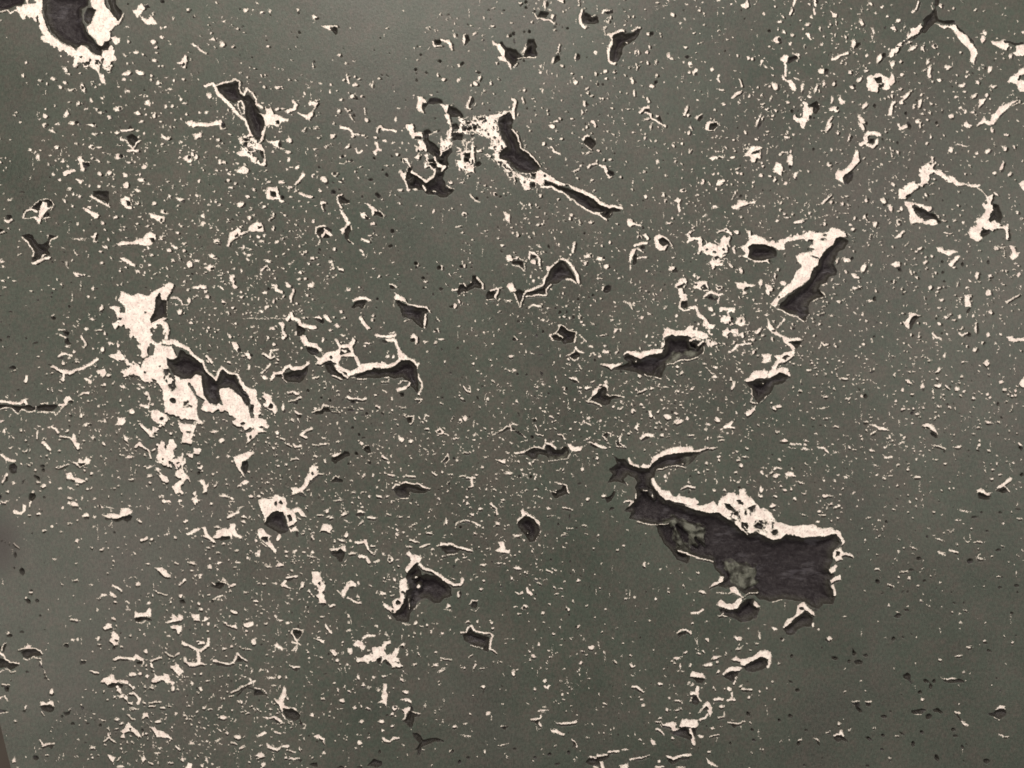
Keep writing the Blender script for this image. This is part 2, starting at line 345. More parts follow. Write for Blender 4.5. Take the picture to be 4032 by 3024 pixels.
P 635,690 670,695 720,720 700,730 650,725
D 665,712 715,724 730,735 690,728
P 765,30 800,15 810,40 870,70 900,100 935,90 945,130 900,110 860,90 800,60
D 800,-10 940,-10 940,60 930,110 900,80 850,60 810,30
P 1040,60 1080,35 1120,50 1135,80 1140,150 1090,140 1050,110
D 1090,70 1130,80 1130,120 1100,115
P 705,140 740,140 790,170 850,190 860,220 820,225 770,190 730,160
P 1285,175 1330,190 1360,200 1420,210 1420,250 1395,265 1350,240 1300,220
s 770,130,24 885,262,40,24,40 1185,95,34,24 1330,98,38 1555,65,80,36,30 1410,165,70,36 1005,218,40,26 670,270,20,34 80,65,36,14,-30 625,115,24 1400,395,44,34 910,475,44,20,30 1460,505,56,30,30 1520,470,90,26,35 1590,508,28 955,572,30,16,40 875,612,36,22 1215,640,26,34 1290,630,30,26 1495,590,36,40 1640,630,60,50 1700,595,50,26 1195,690,40,26 1040,680,28 1245,715,20 1755,210,34,40 1745,280,40,30 1850,555,80,36 1870,435,70,40,20 1650,540,20 690,45,24 630,15,24 560,80,26 900,330,20 1060,210,16 1185,272,18 1660,250,20 865,510,26
d 850,212,20 1585,80,30,24 1430,170,24 1395,240,26 1865,558,34,14 1885,438,36,12 1410,395,14 1215,640,14 1498,600,14 1630,540,20
P 770,385 800,375 820,350 840,350 830,380 845,410 835,440 800,435 810,400
D 830,370 848,380 840,430 815,420
P 1005,455 1060,430 1110,425 1150,430 1200,400 1240,400 1260,360 1290,350 1340,365 1345,400 1330,430 1310,460 1290,470 1240,460 1190,450 1100,450 1040,470
D 1290,400 1330,395 1340,430 1310,440
P 1035,565 1070,565 1110,590 1170,630 1160,645 1120,630 1070,600
P 1760,655 1810,625 1860,645 1860,670 1810,685
D 1820,655 1860,650 1850,675 1815,675
P 1955,470 1975,420 1980,360 2050,315 2080,330 2080,350 2140,340 2150,300 2212,255 2265,265 2280,340 2212,342 2150,340 2100,370 2070,370 2040,400 2000,420 1975,470
D 2020,385 2060,350 2060,375 2030,395
D 2224,292 2262,290 2262,308 2232,315
P 1980,720 2020,720 2030,760 2020,790 2050,820 2030,840 2000,820 2010,790 1985,760
s 1715,825,90,36,10 2085,100,60,60 2130,40,50,30,60 2045,190,30,16 2150,215,24,34 2100,480,24,44 2165,498,40,16 2160,550,60,16 2110,525,24 2140,585,40,20,40 1900,718,40,16 1925,775,34,12,-30 2090,905,36,26 1790,905,56,34 1695,905,34,14,-50 1633,940,36,40 1548,1045,40,60 1975,1045,50,20,50 2085,865,24 1700,35,24,34 2170,148,30,14 2180,1165,30,16 2005,1000,26,30 2030,1135,28 1965,690,20 2020,660,22
d 2025,755,18 1490,845,26,16 1695,915,30,12,-50
L 12 1910,820 1930,850
L 14 1480,915 1530,915 1560,940 1570,960
L 8 1570,970 1620,975 1650,950
P 1910,930 1930,930 1955,965 1940,980 1915,970
D 1915,952 1950,962 1940,980 1918,972
L 4 2100,1095 2212,1090 2212,1098 2480,1090
P 1045,855 1100,880 1150,900 1190,880 1260,895 1290,890 1310,860 1370,840 1430,800 1470,780 1500,795 1490,850 1440,910 1440,1090 1360,1130 1300,1190 1310,1260 1340,1320 1290,1300 1270,1350 1280,1420 1240,1440 1200,1420 1230,1380 1200,1290 1150,1240 1130,1280 1110,1240 1130,1200 1120,1170 1080,1150 1040,1140 1020,1130 1000,1190 985,1140 1010,1100 1000,1050 990,1020 950,1000 1000,985 1030,1000 1040,1040 1070,1040 1080,1010 1060,970 1020,930 1040,900
D 1385,870 1395,930 1435,940 1440,1080 1400,1080 1350,1110 1300,1135 1295,1090 1330,1040 1340,960 1350,900
D 1020,1080 1050,1080 1045,1100 1025,1100
d 1255,1045,14 1495,845,30,16
L 44 1380,1120 1430,1150 1440,1200 1430,1260
L 34 1400,1280 1470,1300 1530,1300
L 34 1480,1290 1560,1320 1620,1350 1660,1410 1740,1460
P 1340,1320 1480,1330 1530,1440 1440,1450 1450,1530 1500,1640 1560,1650 1640,1640 1660,1720 1710,1800 1700,1880 1720,1960 1760,1990 1740,2010 1600,1960 1500,1920 1430,1890 1410,1790 1400,1720 1370,1659 1330,1640 1250,1640 1180,1590 1120,1610 1080,1590 1060,1550 1130,1500 1090,1470 1030,1460 950,1430 980,1400 1050,1380 1080,1430 1110,1480 1190,1490 1210,1520 1250,1440 1330,1400
D 1020,1450 1080,1450 1070,1470 1030,1465
D 1100,1590 1150,1580 1180,1590 1130,1605
M 0.3 1590,1810 1680,1800 1680,1860 1590,1860
d 1255,1555,16 1380,1505,14 1490,1805,50,50 1595,1840,20,12 1640,1850,30,8 1420,1600,14,30 1440,1630,14,30
G 1310,1610 1345,1620 1350,1680 1320,1680
P 1650,1640 1750,1630 1800,1740 1800,1800 1860,1840 1920,1840 1890,1720 1900,1700 1980,1685 2050,1720 2120,1800 2150,1860 2170,1960 2180,2030 2120,2050 2040,2010 2030,1960 1960,1900 1880,1880 1840,1910 1760,1890 1735,1870 1770,1800 1700,1750
P 1500,1560 1560,1620 1700,1570 1750,1580 1760,1660 1640,1680 1520,1690
g 20 1630,1655 1690,1750 1725,1800 1708,1880 1740,1950
D 1550,1360 1590,1370 1610,1400 1680,1440 1750,1480 1760,1540 1830,1600 1880,1630 1900,1560 1900,1530 1970,1570 2030,1580 2070,1659 2090,1659 2100,1730 2140,1760 2160,1830 2140,1850 2070,1760 1980,1690 1900,1700 1890,1740 1910,1800 1870,1840 1810,1830 1760,1750 1740,1640 1740,1590 1690,1580 1650,1620 1560,1610 1500,1580 1480,1540 1440,1500 1440,1440 1490,1450 1530,1420
L 20 1700,1430 1750,1460 1770,1530 1840,1600 1870,1620 1890,1550 1920,1510 1970,1560 2050,1580 2090,1659 2150,1740
P 2090,1659 2160,1690 2212,1700 2230,1810 2170,1840 2150,1770 2110,1720
d 2180,1870,44,60
G 1765,1450 1820,1500 1800,1530 1775,1500
L 22 1780,1420 1830,1470
M 0.0 1410,1540 1470,1520 1500,1590 1520,1690 1480,1720 1440,1650
D 530,1200 600,1205 590,1240 560,1240
L 12 510,1190 560,1190
L 14 520,1230 560,1250 580,1280
D 560,1270 590,1260 600,1300 630,1310 590,1320 560,1310
s 585,1330,34,16 750,1185,34,22 855,1195,70,30 905,1225,20,34 805,1100,56,20,10 878,1010,34,60 960,1305,70,26,10 885,1365,30,60,30 765,905,24 820,910,22 805,835,26,40 550,1480,30,40 660,1455,40,14,40 2150,1520,30,60 1970,1470,40,24 1985,1250,28 1650,1130,24 1800,1175,24 325,1420,20,12 885,1570,44,70 1660,1100,16
L 16 705,1245 720,1280 740,1310 720,1340
d 850,1205,50,14 880,1035,30,20 460,1090,50,34 305,1305,44,20 95,1030,34,14 330,935,24,16 5,1280,34,26 455,870,20 450,905,22 530,1430,40,20 430,1495,30,16 110,1520,70,36 1805,1370,34,16 75,1250,24 230,1265,20 600,990,24,30
L 16 500,1420 540,1395 620,1410
L 26 455,1510 500,1540 550,1555 600,1560 680,1530 760,1500 840,1450
L 24 550,1560 545,1620
P 830,1540 900,1525 910,1555 850,1570
s 120,1543,40,10
L 24 740,1620 780,1640
L 22 230,1590 220,1640
P 2110,1390 2150,1385 2170,1430 2150,1450
d 2170,1415,26
P 2000,1300 2040,1300 2070,1360 2050,1380 2010,1330
d 2070,1365,36,34
T 1 1
P 85,0 100,-40 180,-50 200,20 230,40 240,80 210,90 190,60 130,70 90,40
D 120,-10 170,0 175,35 150,45 125,30
d 225,45,34,40 665,5,50,40
L 20 385,5 430,30 480,42
L 12 155,190 145,220 110,245
P 550,90 580,70 605,80 600,110 565,110
D 570,95 605,95 600,140 580,130
d 595,170,20,40
L 10 570,120 585,170
L 14 740,130 700,70 700,40 740,22
D 708,42 740,30 770,60 810,75 800,100 750,100 730,90
L 7 750,105 800,98
s 70,130,44,24 50,430,60,22,10 180,435,44,20,-40 20,385,30 70,380,24 105,515,34,14 105,600,60,20 485,575,34 650,600,50,24 670,490,26 385,700,34,22 430,745,34,20 375,750,44,20 665,630,20,30 280,800,70,30,15 470,805,50,40 75,870,44,26 145,945,30,36 90,995,60,24,-30 45,1035,40,30 800,840,40,20,-30 450,890,24 1005,280,30 495,258,30 225,400,28,14,-30 140,318,26 290,620,28,14 400,540,20 300,45,30,14 165,740,20 240,905,24
P 725,150 745,160 790,220 800,250 825,265 800,290 770,320 750,370 735,340 715,325 770,300 780,260 750,220
D 790,290 815,280 820,330 800,360 790,400 830,440 800,450 760,390 765,350
L 8 820,290 830,330
L 8 790,405 840,450
P 935,95 970,100 1010,120 1050,165 1100,190 1105,215 1060,170 1020,190 1000,210 1000,160 975,130
D 1025,172 1060,172 1100,200 1090,225 1050,205 1020,200
L 7 1060,165 1108,195 1100,225
P 900,180 940,180 985,230 960,220 930,230 905,210
D 935,205 975,210 970,240 945,230
L 14 520,350 520,310 550,295 600,295
D 530,330 560,305 610,302 650,320 660,360 630,400 600,400 560,390 530,360
L 8 530,370 550,400 545,450 530,455
L 20 570,380 600,340 650,370
L 12 590,320 640,350
d 550,500,24,36 487,590,26,20 70,640,20 1045,1000,20 1180,340,34,40 1020,345,26,20 1160,465,40,30 1055,30,40,60,-40 540,530,20 1230,510,14 1045,925,30
L 18 45,680 70,650 90,640
L 14 90,640 115,675
L 20 715,665 750,675
D 710,680 770,690 760,705 715,700
L 10 700,710 660,740
L 14 900,500 920,520 930,540
L 20 915,405 975,430
L 22 140,800 175,810 175,850 225,865
L 18 325,850 305,900 300,950
P 830,930 900,905 960,910 1000,935 980,950 940,930 880,940 840,945
D 850,955 890,937 980,942 940,965 925,990 915,1010 880,985 840,1010 815,1000
L 6 920,1010 935,970
D 1150,800 1200,810 1195,845 1160,830
L 12 1150,797 1205,805 1212,820
P 1195,920 1210,870 1240,895 1290,920 1310,960 1380,980 1430,990 1480,995 1510,1050 1480,1040 1470,1070 1470,1120 1450,1180 1440,1170 1450,1090 1450,1010 1400,1000 1330,980 1270,940 1210,940
D 1200,935 1240,935 1290,970 1400,1000 1450,1002 1480,1010 1490,1040 1460,1060 1440,1110 1450,1170 1430,1180 1380,1140 1340,1100 1280,1090 1250,1040 1240,1000 1210,960
L 14 1465,1060 1462,1120 1448,1170
L 8 1280,1120 1320,1105
s 1602,660,14,44 1795,635,36,30 1755,950,20,50,-30 2165,945,60,24 2170,200,36,90,-35 2190,570,50,60,-30 1800,195,36,44 1530,170,18,36 2070,15,30 2125,460,34,24 1405,625,16,40 1460,775,30,14 1480,1375,20,12 1545,1200
d 1380,615,50,34 1385,655,24 1580,655,34,40 1775,645,40,30 1440,745,30 1555,1110,40,16,40 1558,1195,44,20,45 1800,200,18 1905,55,34,30 1245,50,16 1315,295,16 1790,440,12 1445,830,24 1530,885,20,34 1600,835,40,26 2000,50,20 2075,20,24
L 8 1560,1090 1590,1115
L 8 1570,1180 1582,1212
D 1700,850 1740,840 1770,780 1800,800 1820,810 1870,770 1870,720 1900,715 1940,780 1960,820 1940,840 1890,820 1830,860 1780,870 1760,895 1740,885 1735,860
L 16 1700,845 1740,835
L 8 1760,790 1800,790 1820,820
L 16 1915,740 1955,790 1958,830
L 6 1745,895 1780,872 1840,862
D 2000,860 2050,840 2080,880 2060,915 2000,930 1985,900
L 16 2035,850 2070,830 2090,835 2085,880 2067,915
L 6 2000,932 2060,925
L 12 2090,835 2125,830
D 1665,985 1720,970 1710,1000 1680,1000
P 1715,960 1740,970 1735,1000 1705,1005
L 8 2000,1100 2030,1080
P 2165,810 2212,780 2230,800 2240,850 2200,860
L 14 1850,25 1890,75 1930,80
L 30 270,1100 300,1050 315,1090 370,1110 390,1150 450,1165 510,1170
D 345,1130 380,1160 430,1190 420,1230 380,1250 350,1240
L 14 350,1210 340,1240
P 490,1080 550,1075 580,1090 560,1110 520,1095
D 500,1095 590,1105 580,1150 560,1140
P 580,1065 610,1060 655,1120 650,1135 610,1110
P 200,1130 230,1120 245,1150 240,1190 270,1240 230,1280 215,1270 225,1220 225,1170
s 430,1085,50,18,20 135,1180,60,26 700,1155,54,30,20 640,1190,36,20 750,1238,36,24 580,1275,24,40,30 100,1260,20,34 150,1325,34 960,1300,60,20,5 1130,1420,36,30 180,1480,44,28 65,1610,60,26 1180,1420,24 735,1040,30 760,1090,20 1010,1070,24
d 435,1095,24 235,1240,14 185,1490,34,12
L 26 905,1090 930,1130 975,1175
P 385,1250 430,1230 450,1290 520,1310 570,1360 560,1380 520,1350 450,1330 420,1330 400,1300
D 430,1340 480,1340 540,1360 550,1390 520,1410 480,1410 450,1380
P 500,1410 560,1430 600,1390 640,1380 690,1380 720,1350 680,1270 700,1265 730,1320 800,1320 830,1260 860,1270 850,1310 830,1340 850,1400 880,1430 900,1490 960,1480 1040,1470 1070,1480 1080,1460 1100,1470 1130,1490 1200,1470 1230,1440 1220,1370 1230,1360 1290,1400 1310,1430 1370,1450 1390,1480 1420,1470 1400,1520 1370,1500 1320,1450 1260,1450 1220,1490 1130,1520 1090,1540 1070,1510 1010,1520 980,1550 920,1560 870,1570 800,1590 780,1610 760,1560 700,1530 680,1500 700,1480 640,1460 590,1470 560,1490 520,1490 540,1450
G 740,1420 850,1425 880,1510 820,1550 740,1510 710,1480
D 730,1350 800,1350 820,1380 760,1400 730,1410
s 760,1375,36,24
L 26 1050,1240 1110,1250 1150,1245 1200,1240
L 26 1130,1280 1200,1280 1220,1340 1250,1380
D 1075,1280 1130,1290 1140,1315 1100,1305
P 1335,1240 1360,1220 1395,1240 1400,1300 1385,1310 1370,1270 1340,1270
d 1358,1280,44,36 1545,1318,34,16 650,1430,24 1740,1350,20,30 1605,1360,20
s 1590,1272,40,18 1550,1302,30,14,-30 1465,1297,26,18 1880,1480,26 1965,1215,14,34,-20 1635,1465,14,30 2160,1530,20
D 590,1480 660,1465 680,1520 720,1550 780,1560 790,1600 750,1620 700,1590 640,1590 610,1550
L 18 700,1530 760,1580 790,1600
L 14 660,1590 700,1600 740,1620
D 850,1590 920,1560 1000,1530 1010,1512 1060,1530 1130,1530 1200,1500 1260,1452 1330,1450 1390,1500 1390,1560 1400,1600 1410,1659 1405,1740 1395,1750 1360,1700 1310,1659 1260,1600 1200,1620 1140,1600 1040,1615 950,1600 870,1610
L 8 870,1618 950,1608
L 14 1395,1570 1430,1640 1435,1680 1410,1750
L 12 1230,1659 1260,1630 1320,1640
L 12 1080,1640 1140,1640 1145,1600
s 1130,1608,34,16
L 30 130,1620 160,1570 220,1560 250,1520 290,1500 310,1530 430,1510 450,1480
D 240,1570 320,1545 400,1535 450,1500 450,1540 440,1570 400,1630 380,1650 330,1640 270,1640 240,1610
L 7 225,1580 240,1620 260,1640
d 195,1590,60,30
L 16 60,1395 100,1420 130,1440 160,1420
L 16 120,1440 130,1370 190,1360
L 18 50,1560 90,1520 120,1490
L 14 490,1610 540,1600
T 2 1
D 270,-100 340,-80 450,-40 560,-10 620,10 700,60 740,90 820,130 900,145 935,140 935,175 880,180 850,220 810,230 740,180 700,180 640,150 560,90 510,40 420,0 360,-40 260,-60
L 24 560,-30 640,10 720,50 760,92 840,127 945,135
L 15 430,0 540,80 630,150 700,180 760,200 815,235
L 18 250,-50 350,-40 430,5
d 920,160,34,20 605,25,20 1135,310,24 630,362,26
s 80,100,24 155,105,34,26 245,40,30 1750,135,44,24 680,258,44,22 585,262,14,44 1355,268,50,16 1665,208,40,16,-40 1385,225,28,24 1090,390,60,40 1020,650,20,34 750,185,60,18 850,190,24,12,-30 400,60,20 50,375,28 910,280,16
P 1400,75 1430,50 1465,75 1450,100 1455,170 1440,180 1430,130 1440,95
P 1900,120 1950,100 1960,70 2000,70 2040,90 2110,70 2100,95 2050,100 2000,130 1960,155 1910,150
d 1990,130,50,12,-20 1465,90,16,50 1100,395,24 1130,480,50,30
P 990,240 1030,225 1040,260 1080,270 1125,285 1110,295 1040,285 1020,300 1000,290
P 1130,370 1155,360 1190,400 1170,420
L 24 1060,460 1100,450 1160,440
P 1040,490 1080,490 1060,530 1040,570 1020,620 1010,600 1020,530
D 1060,530 1090,560 1080,620 1040,630 1050,580
L 16 1090,570 1160,560
L 14 1090,490 1120,500
P 1230,390 1270,362 1320,380 1360,420 1390,465 1350,460 1320,500 1290,505 1240,480 1230,430
D 1265,410 1300,392 1350,422 1378,465 1340,455 1310,470 1280,450
P 1485,360 1530,340 1580,325 1550,345 1550,385 1600,390 1640,380 1640,420 1640,470 1690,450 1710,430 1740,460 1790,450 1810,390 1880,390 1880,430 1860,480 1870,520 1830,540 1840,560 1800,580 1820,630 1760,640 1740,660 1710,600 1730,560 1690,540 1640,510 1600,520 1620,470 1600,430 1550,410 1520,425 1520,390
d 1770,570,50,30 1750,520,30,20 1790,610,40,24 1690,500,20 1545,365,20,14 1830,490,20
L 20 1790,345 1850,325 1900,370
s 1940,345,60,40 660,550,70,36,-10 770,575,80,46 630,615,50,26,-40 810,650,44,36 240,470,44,20 1890,630,44,44 1920,510,34,44 1975,680,36,60,-20 1165,680,24 150,395,20 405,455,16,30 750,748,50,14 190,765,30 160,725,20 500,545,20 845,435,26 780,465,20
d 1850,335,20,10 680,550,24 795,565,24 615,625,16 320,468,24,40
P 2020,330 2060,330 2065,380 2110,370 2170,390 2212,420 2212,460 2120,450 2060,460 2050,510 2050,560 2090,590 2212,580 2212,600 2100,610 2030,570 1990,550 2020,530 1970,480 2020,450 2050,410
D 2045,470 2080,450 2160,450 2212,460 2260,470 2290,510 2285,560 2220,580 2150,590 2080,590 2040,560 2050,510
L 20 540,440 525,520
P 1355,640 1400,640 1410,660 1380,680 1350,680
D 1380,675 1430,670 1440,695 1390,700
L 8 0,580 50,570 130,600
D 0,590 60,600 100,600 100,660 50,630 0,620
L 8 0,625 60,645 110,680 110,610
s 40,572,20,26
L 18 150,570 150,520 200,530 240,580 240,630
d 190,555,60,30
s 180,610,60,44
L 22 430,580 480,600 520,640 565,720 578,780
L 20 310,690 280,760 270,800 200,830 120,855
P 295,640 340,635 400,590 400,605 330,690 300,680
D 310,730 312,695 345,650 385,612 430,592 470,622 500,660 540,720 568,790 540,780 500,750 440,760 390,790 330,800 290,880 240,880 190,890 130,890 130,862 180,855 240,842 275,820 295,765
L 14 470,750 510,750 550,790
L 10 340,800 300,840 300,890 230,890 120,900
L 14 470,590 490,570
D 20,860 60,840 110,860 90,920 70,980 50,940
L 12 10,800 25,850
L 12 20,870 45,940 65,990
L 12 115,860 95,920 70,990
L 20 -10,800 30,850
D 790,820 830,800 860,810 850,860 810,880 785,860
L 10 783,850 798,805
L 14 150,1000 190,970 250,990
L 10 960,940 1010,960 1040,1010
L 10 1000,960 1055,980
D 335,1240 380,1230 430,1260 390,1210 420,1150 470,1180 500,1200 550,1220 550,1300 480,1310 460,1320 430,1290 360,1280
L 10 330,1235 380,1215 400,1190 420,1145 490,1195 555,1215
L 12 555,1215 545,1300
L 14 330,1240 350,1280
L 12 380,1220 440,1260
D 490,1430 510,1400 550,1370 580,1390 590,1420 540,1450
L 12 480,1420 540,1380 550,1340 580,1380 620,1390
L 7 500,1430 540,1455 590,1430
L 14 670,1420 700,1390 720,1410
D 682,1415 700,1402 710,1420
P 880,1180 950,1175 940,1200 900,1210 880,1230
L 12 760,1240 820,1230
L 10 585,1240 620,1270 640,1290
L 10 600,1310 620,1275
L 14 660,1330 690,1340
L 10 580,1490 600,1530
P 485,1600 560,1600 580,1650 560,1640 550,1620 510,1620
D 510,1620 560,1630 580,1659 530,1650
s 815,1380,50,30 765,1420,36,20 560,1550,40,12 865,1110,34,20 1125,1090,30,24,-40 1425,1065,24 590,1085,34,50,-20 775,1580,16,50,20 700,1640,36,14,-30 810,1645,34,34 1465,1560,24,40,30 30,1270,40,26 705,1145,30,12 620,1150,30,16 910,1195,20 1080,1462,18
d 790,1247,60,16 255,1570,20,50,-20 410,1040,34,30 475,1040,20,26 530,1085,26,30 595,1090,20,36 920,1195,30,14 715,1460,24 125,1575,20 940,1555 270,1205,26,30 215,1245,20,30 575,925,26 695,890,26 665,915,26,14 20,1275,30 250,1405,50,12 375,1000,20
P 1410,800 1440,770 1450,745 1490,740 1515,780 1500,820 1460,830 1440,840 1410,830
D 1425,820 1490,785 1505,800 1450,840
L 34 1460,850 1470,900 1490,920
P 1450,880 1510,880 1520,930 1450,950
D 1460,945 1520,935 1520,1000 1490,1005 1460,980
L 18 1450,950 1450,1000 1490,1025 1530,1020
L 26 1540,1000 1590,1000 1610,1060 1660,1090
P 1650,1130 1660,1090 1700,1110 1710,1140 1755,1140 1750,1180 1710,1190 1720,1240 1690,1230 1690,1180 1660,1160
P 1565,770 1690,770 1700,850 1660,860 1620,840 1560,830 1580,800
D 1630,820 1670,800 1690,840 1650,850
s 1648,828,14
L 24 1660,900 1690,870 1720,860 1780,890 1815,880
D 1690,905 1720,882 1750,920 1800,910 1800,940 1700,930
L 14 1790,900 1780,960
s 1790,830,60,34
d 1790,825,30,16 1585,795,24,20
P 1940,780 2000,790 2010,770 2040,790 2110,800 2080,820 2020,820 2000,850 2030,870 1990,890 1990,840 1950,830
D 2010,830 2060,825 2040,850 2010,850
s 2150,790,36,50 1710,1015,50,50 1750,1060,40,30 2130,1195,36,80,40 2160,1240,36,20 2085,1275,44,30 1915,1295,26,44 2090,1370,30,60,20 1755,1600,50,30 1760,1520,50,24,30 1215,1250,20 1300,1310,30,40 2140,1030,40,14,-30 2085,930,24 1570,725,30 1610,740,30 2170,1590,20 2190,1560,26 2180,1540
P 1790,1000 1850,990 1930,1000 1920,1030 1880,1050 1900,1090 1900,1130 1860,1130 1800,1110 1810,1080 1860,1070 1860,1030 1800,1020
P 1940,1080 2000,1070 2020,1120 2010,1150 1980,1160 1945,1130
d 1985,1110,16,30
P 1810,1230 1840,1190 1900,1190 1955,1170 1920,1210 1870,1230 1850,1250
L 18 1970,1240 2000,1210 2040,1210
L 20 1880,1385 1930,1350 1960,1320 2060,1310
P 2160,1400 2212,1390 2240,1400 2230,1470 2160,1480 2170,1440
P 1310,1190 1340,1170 1400,1190 1480,1200 1520,1170 1540,1140 1560,1170 1560,1200 1620,1190 1680,1220 1700,1240 1690,1270 1640,1260 1540,1250 1380,1240 1350,1240 1320,1260 1300,1280
P 1280,1340 1310,1300 1320,1270 1330,1300 1310,1340
P 960,1400 990,1370 1070,1370 1100,1390 1150,1370 1230,1360 1310,1350 1300,1390 1260,1400 1180,1410 1110,1440 1060,1420 1000,1390 960,1420
P 760,1490 830,1480 880,1490 950,1475 940,1495 890,1510 860,1530 820,1510
D 970,1430 1010,1400 1060,1430 1110,1440 1200,1410 1300,1400 1320,1350 1320,1280 1380,1230 1420,1245 1540,1250 1560,1280 1650,1300 1680,1310 1650,1400 1600,1420 1540,1450 1470,1440 1400,1480 1330,1490 1320,1530 1300,1600 1270,1610 1230,1590 1160,1590 1130,1590 1070,1560 980,1540 870,1530 940,1500 1010,1475 970,1450
R 1330,1480 1400,1390 1460,1370 1550,1340 1650,1345 1600,1420 1540,1450 1470,1440 1400,1480 1320,1490 1250,1590 1190,1590 1240,1520
L 14 1700,1260 1740,1310 1800,1310
L 12 1660,1290 1720,1330
L 12 1690,1240 1690,1330
L 16 1540,1285 1590,1260 1650,1290 1610,1330
L 10 1140,1575 1180,1590 1280,1610
L 8 1330,1490 1400,1480 1470,1445 1540,1450 1610,1420
L 8 1650,1400 1660,1340
s 1075,1462,18
P 2010,1630 2050,1600 2090,1545 2130,1540 2215,1545 2205,1600 2110,1620 2040,1655
L 7 1680,1520 1750,1590
T 3 1
P 1135,0 1140,-30 1250,-20 1220,30 1190,60 1130,60
D 1220,-10 1240,30 1210,60 1190,40
P 1360,0 1400,20 1380,40 1360,25
P 1180,85 1240,80 1330,110 1410,130 1440,170 1500,230 1515,250 1460,210 1420,150 1380,170 1270,110 1250,120 1290,200 1330,240 1450,240 1460,280 1400,280 1330,265 1230,280 1225,260 1240,240 1210,150
D 1250,115 1310,140 1400,180 1440,190 1470,240 1500,260 1470,280 1450,240 1390,235 1320,220 1290,180
P 1865,10 1900,40 1950,30 1930,90 1950,130 1930,190 1910,230 1930,260 1960,240 1990,290 2060,300 2080,280 2070,340 2050,320 1950,330 1900,310 1850,310 1830,340 1830,380 1860,400 1800,425 1760,405 1715,340 1770,330 1800,280 1780,260 1840,210 1880,170 1860,130 1890,90
D 1940,90 2000,110 2010,170 2030,220 2000,270 1960,240 1930,260 1905,240 1930,200 1960,160
D 1850,340 1880,320 1935,335 1890,370 1860,390 1830,380
P -5,430 80,430 150,400 200,380 280,370 330,340 430,340 480,350 560,315 620,320 640,350 670,350 680,390 600,400 560,450 480,510 450,560 430,640 380,680 360,750 270,820 200,860 100,940 80,980 60,1000 20,970 50,930 90,890 140,820 200,780 250,680 300,640 250,600 240,550 290,520 380,520 400,490 350,480 390,450 380,420 330,410 190,420 150,450 130,490 60,480 0,460
d 410,560,80,14,15 470,405,40,16 430,345,30,14 500,370,30,14 100,910,20 380,425,24
D 100,980 150,920 230,860 330,790 370,740 400,650 440,630 450,560 480,520 560,450 590,400 650,390 695,430 660,490 610,520 570,620 600,680 590,720 540,730 510,790 460,800 440,840 480,880 490,910 430,910 360,950 340,990 360,1050 320,1120 300,1110 250,1060 170,1050 110,1010
s 385,670,20,24 600,600,20,50,20
L 12 90,1010 180,1060 250,1080 310,1120
L 8 380,945 440,915 495,910
L 12 460,860 495,890
L 8 470,810 510,795
L 7 355,1060 322,1120
L 22 470,90 510,60 535,35
P 215,260 290,240 325,240 290,270 230,275
P -20,790 40,800 40,850 0,880 -20,860
s 550,85,30 80,245,30,22 165,222,44,14 125,790,60,50 60,715,24,44 735,320,50,40,-20 1130,265,50,50 1055,130,34,60 1150,145,28,44 1000,85,40,60,-30 850,75,30 840,215,50,34,-30 885,380,20,40,20 690,580,100,36,-25 825,660,40,80,30 1320,495,50,30,-20 1280,520,30 1610,650,30,14 1975,480,50,30 2020,480,60,12 1360,602,28 1240,695,20,50,-30 1080,775,14,44,30 1285,742,26 1405,822,36 880,942,50,22,-20 1480,830,26 1810,720,40,44 1915,735,40,36 2165,715,36,36 2055,680,34,24 1635,785,16,40 1500,938,44,26 660,765,24 790,830,24 600,795,34,10 720,850,30,14 105,155,24 355,183,20 140,190,20 680,38,26,12 670,180,30,10 485,272,24 600,215,12 110,100,20 1415,552,26 1605,245,24 1690,262,26 2155,180,24 2195,230,30,14 2080,380,20,30 1740,770,20 1720,828,24 1465,865,30,16
d 870,70,24 855,205,26,34 725,575,34,30 1040,60,16 890,385,14,30 1340,490,20 1140,265,30,24 1280,700,20 1925,748,30,20 665,770,14,20 795,838,20 1505,600,24 1680,625,26,36 1510,695,26,30 1525,775,30,16 1905,610,24,40 1390,25
P 900,260 950,260 950,290 930,310 910,300
P 1090,395 1130,360 1170,330 1180,345 1150,385 1100,400
P 715,710 735,700 790,740 780,755 740,740
P 1060,625 1110,595 1145,610 1140,640 1100,645
D 1115,650 1155,650 1160,685 1130,690
P 1455,475 1500,475 1530,505 1600,500 1640,520 1600,530 1560,550 1520,530 1460,510
L 34 1640,560 1600,600 1590,620
L 10 1520,350 1590,355
P 2085,465 2130,470 2140,520 2175,520 2160,560 2120,590 2095,560 2110,520
D 910,910 940,900 935,945 905,945
P 1880,880 1890,840 1920,840 1935,890 1890,900
P 1700,890 1750,890 1745,930 1755,990 1710,990
K 18 1745,1005 1720,1040
d 1940,880,16,44
L 18 2070,950 2110,920 2165,895
P 1220,1050 1260,1045 1340,1080 1280,1070 1250,1080 1230,1130 1220,1180 1190,1170 1165,1130 1210,1090
D 1270,1070 1320,1085 1280,1110 1250,1160 1240,1180 1225,1140 1245,1090
L 12 430,1060 480,1045
d 470,1065,30,16 1905,1490,30,36 900,1555,34,18,-30 1735,1230,50,40 1820,1190,14,50 1455,1095,20 1605,1115,20
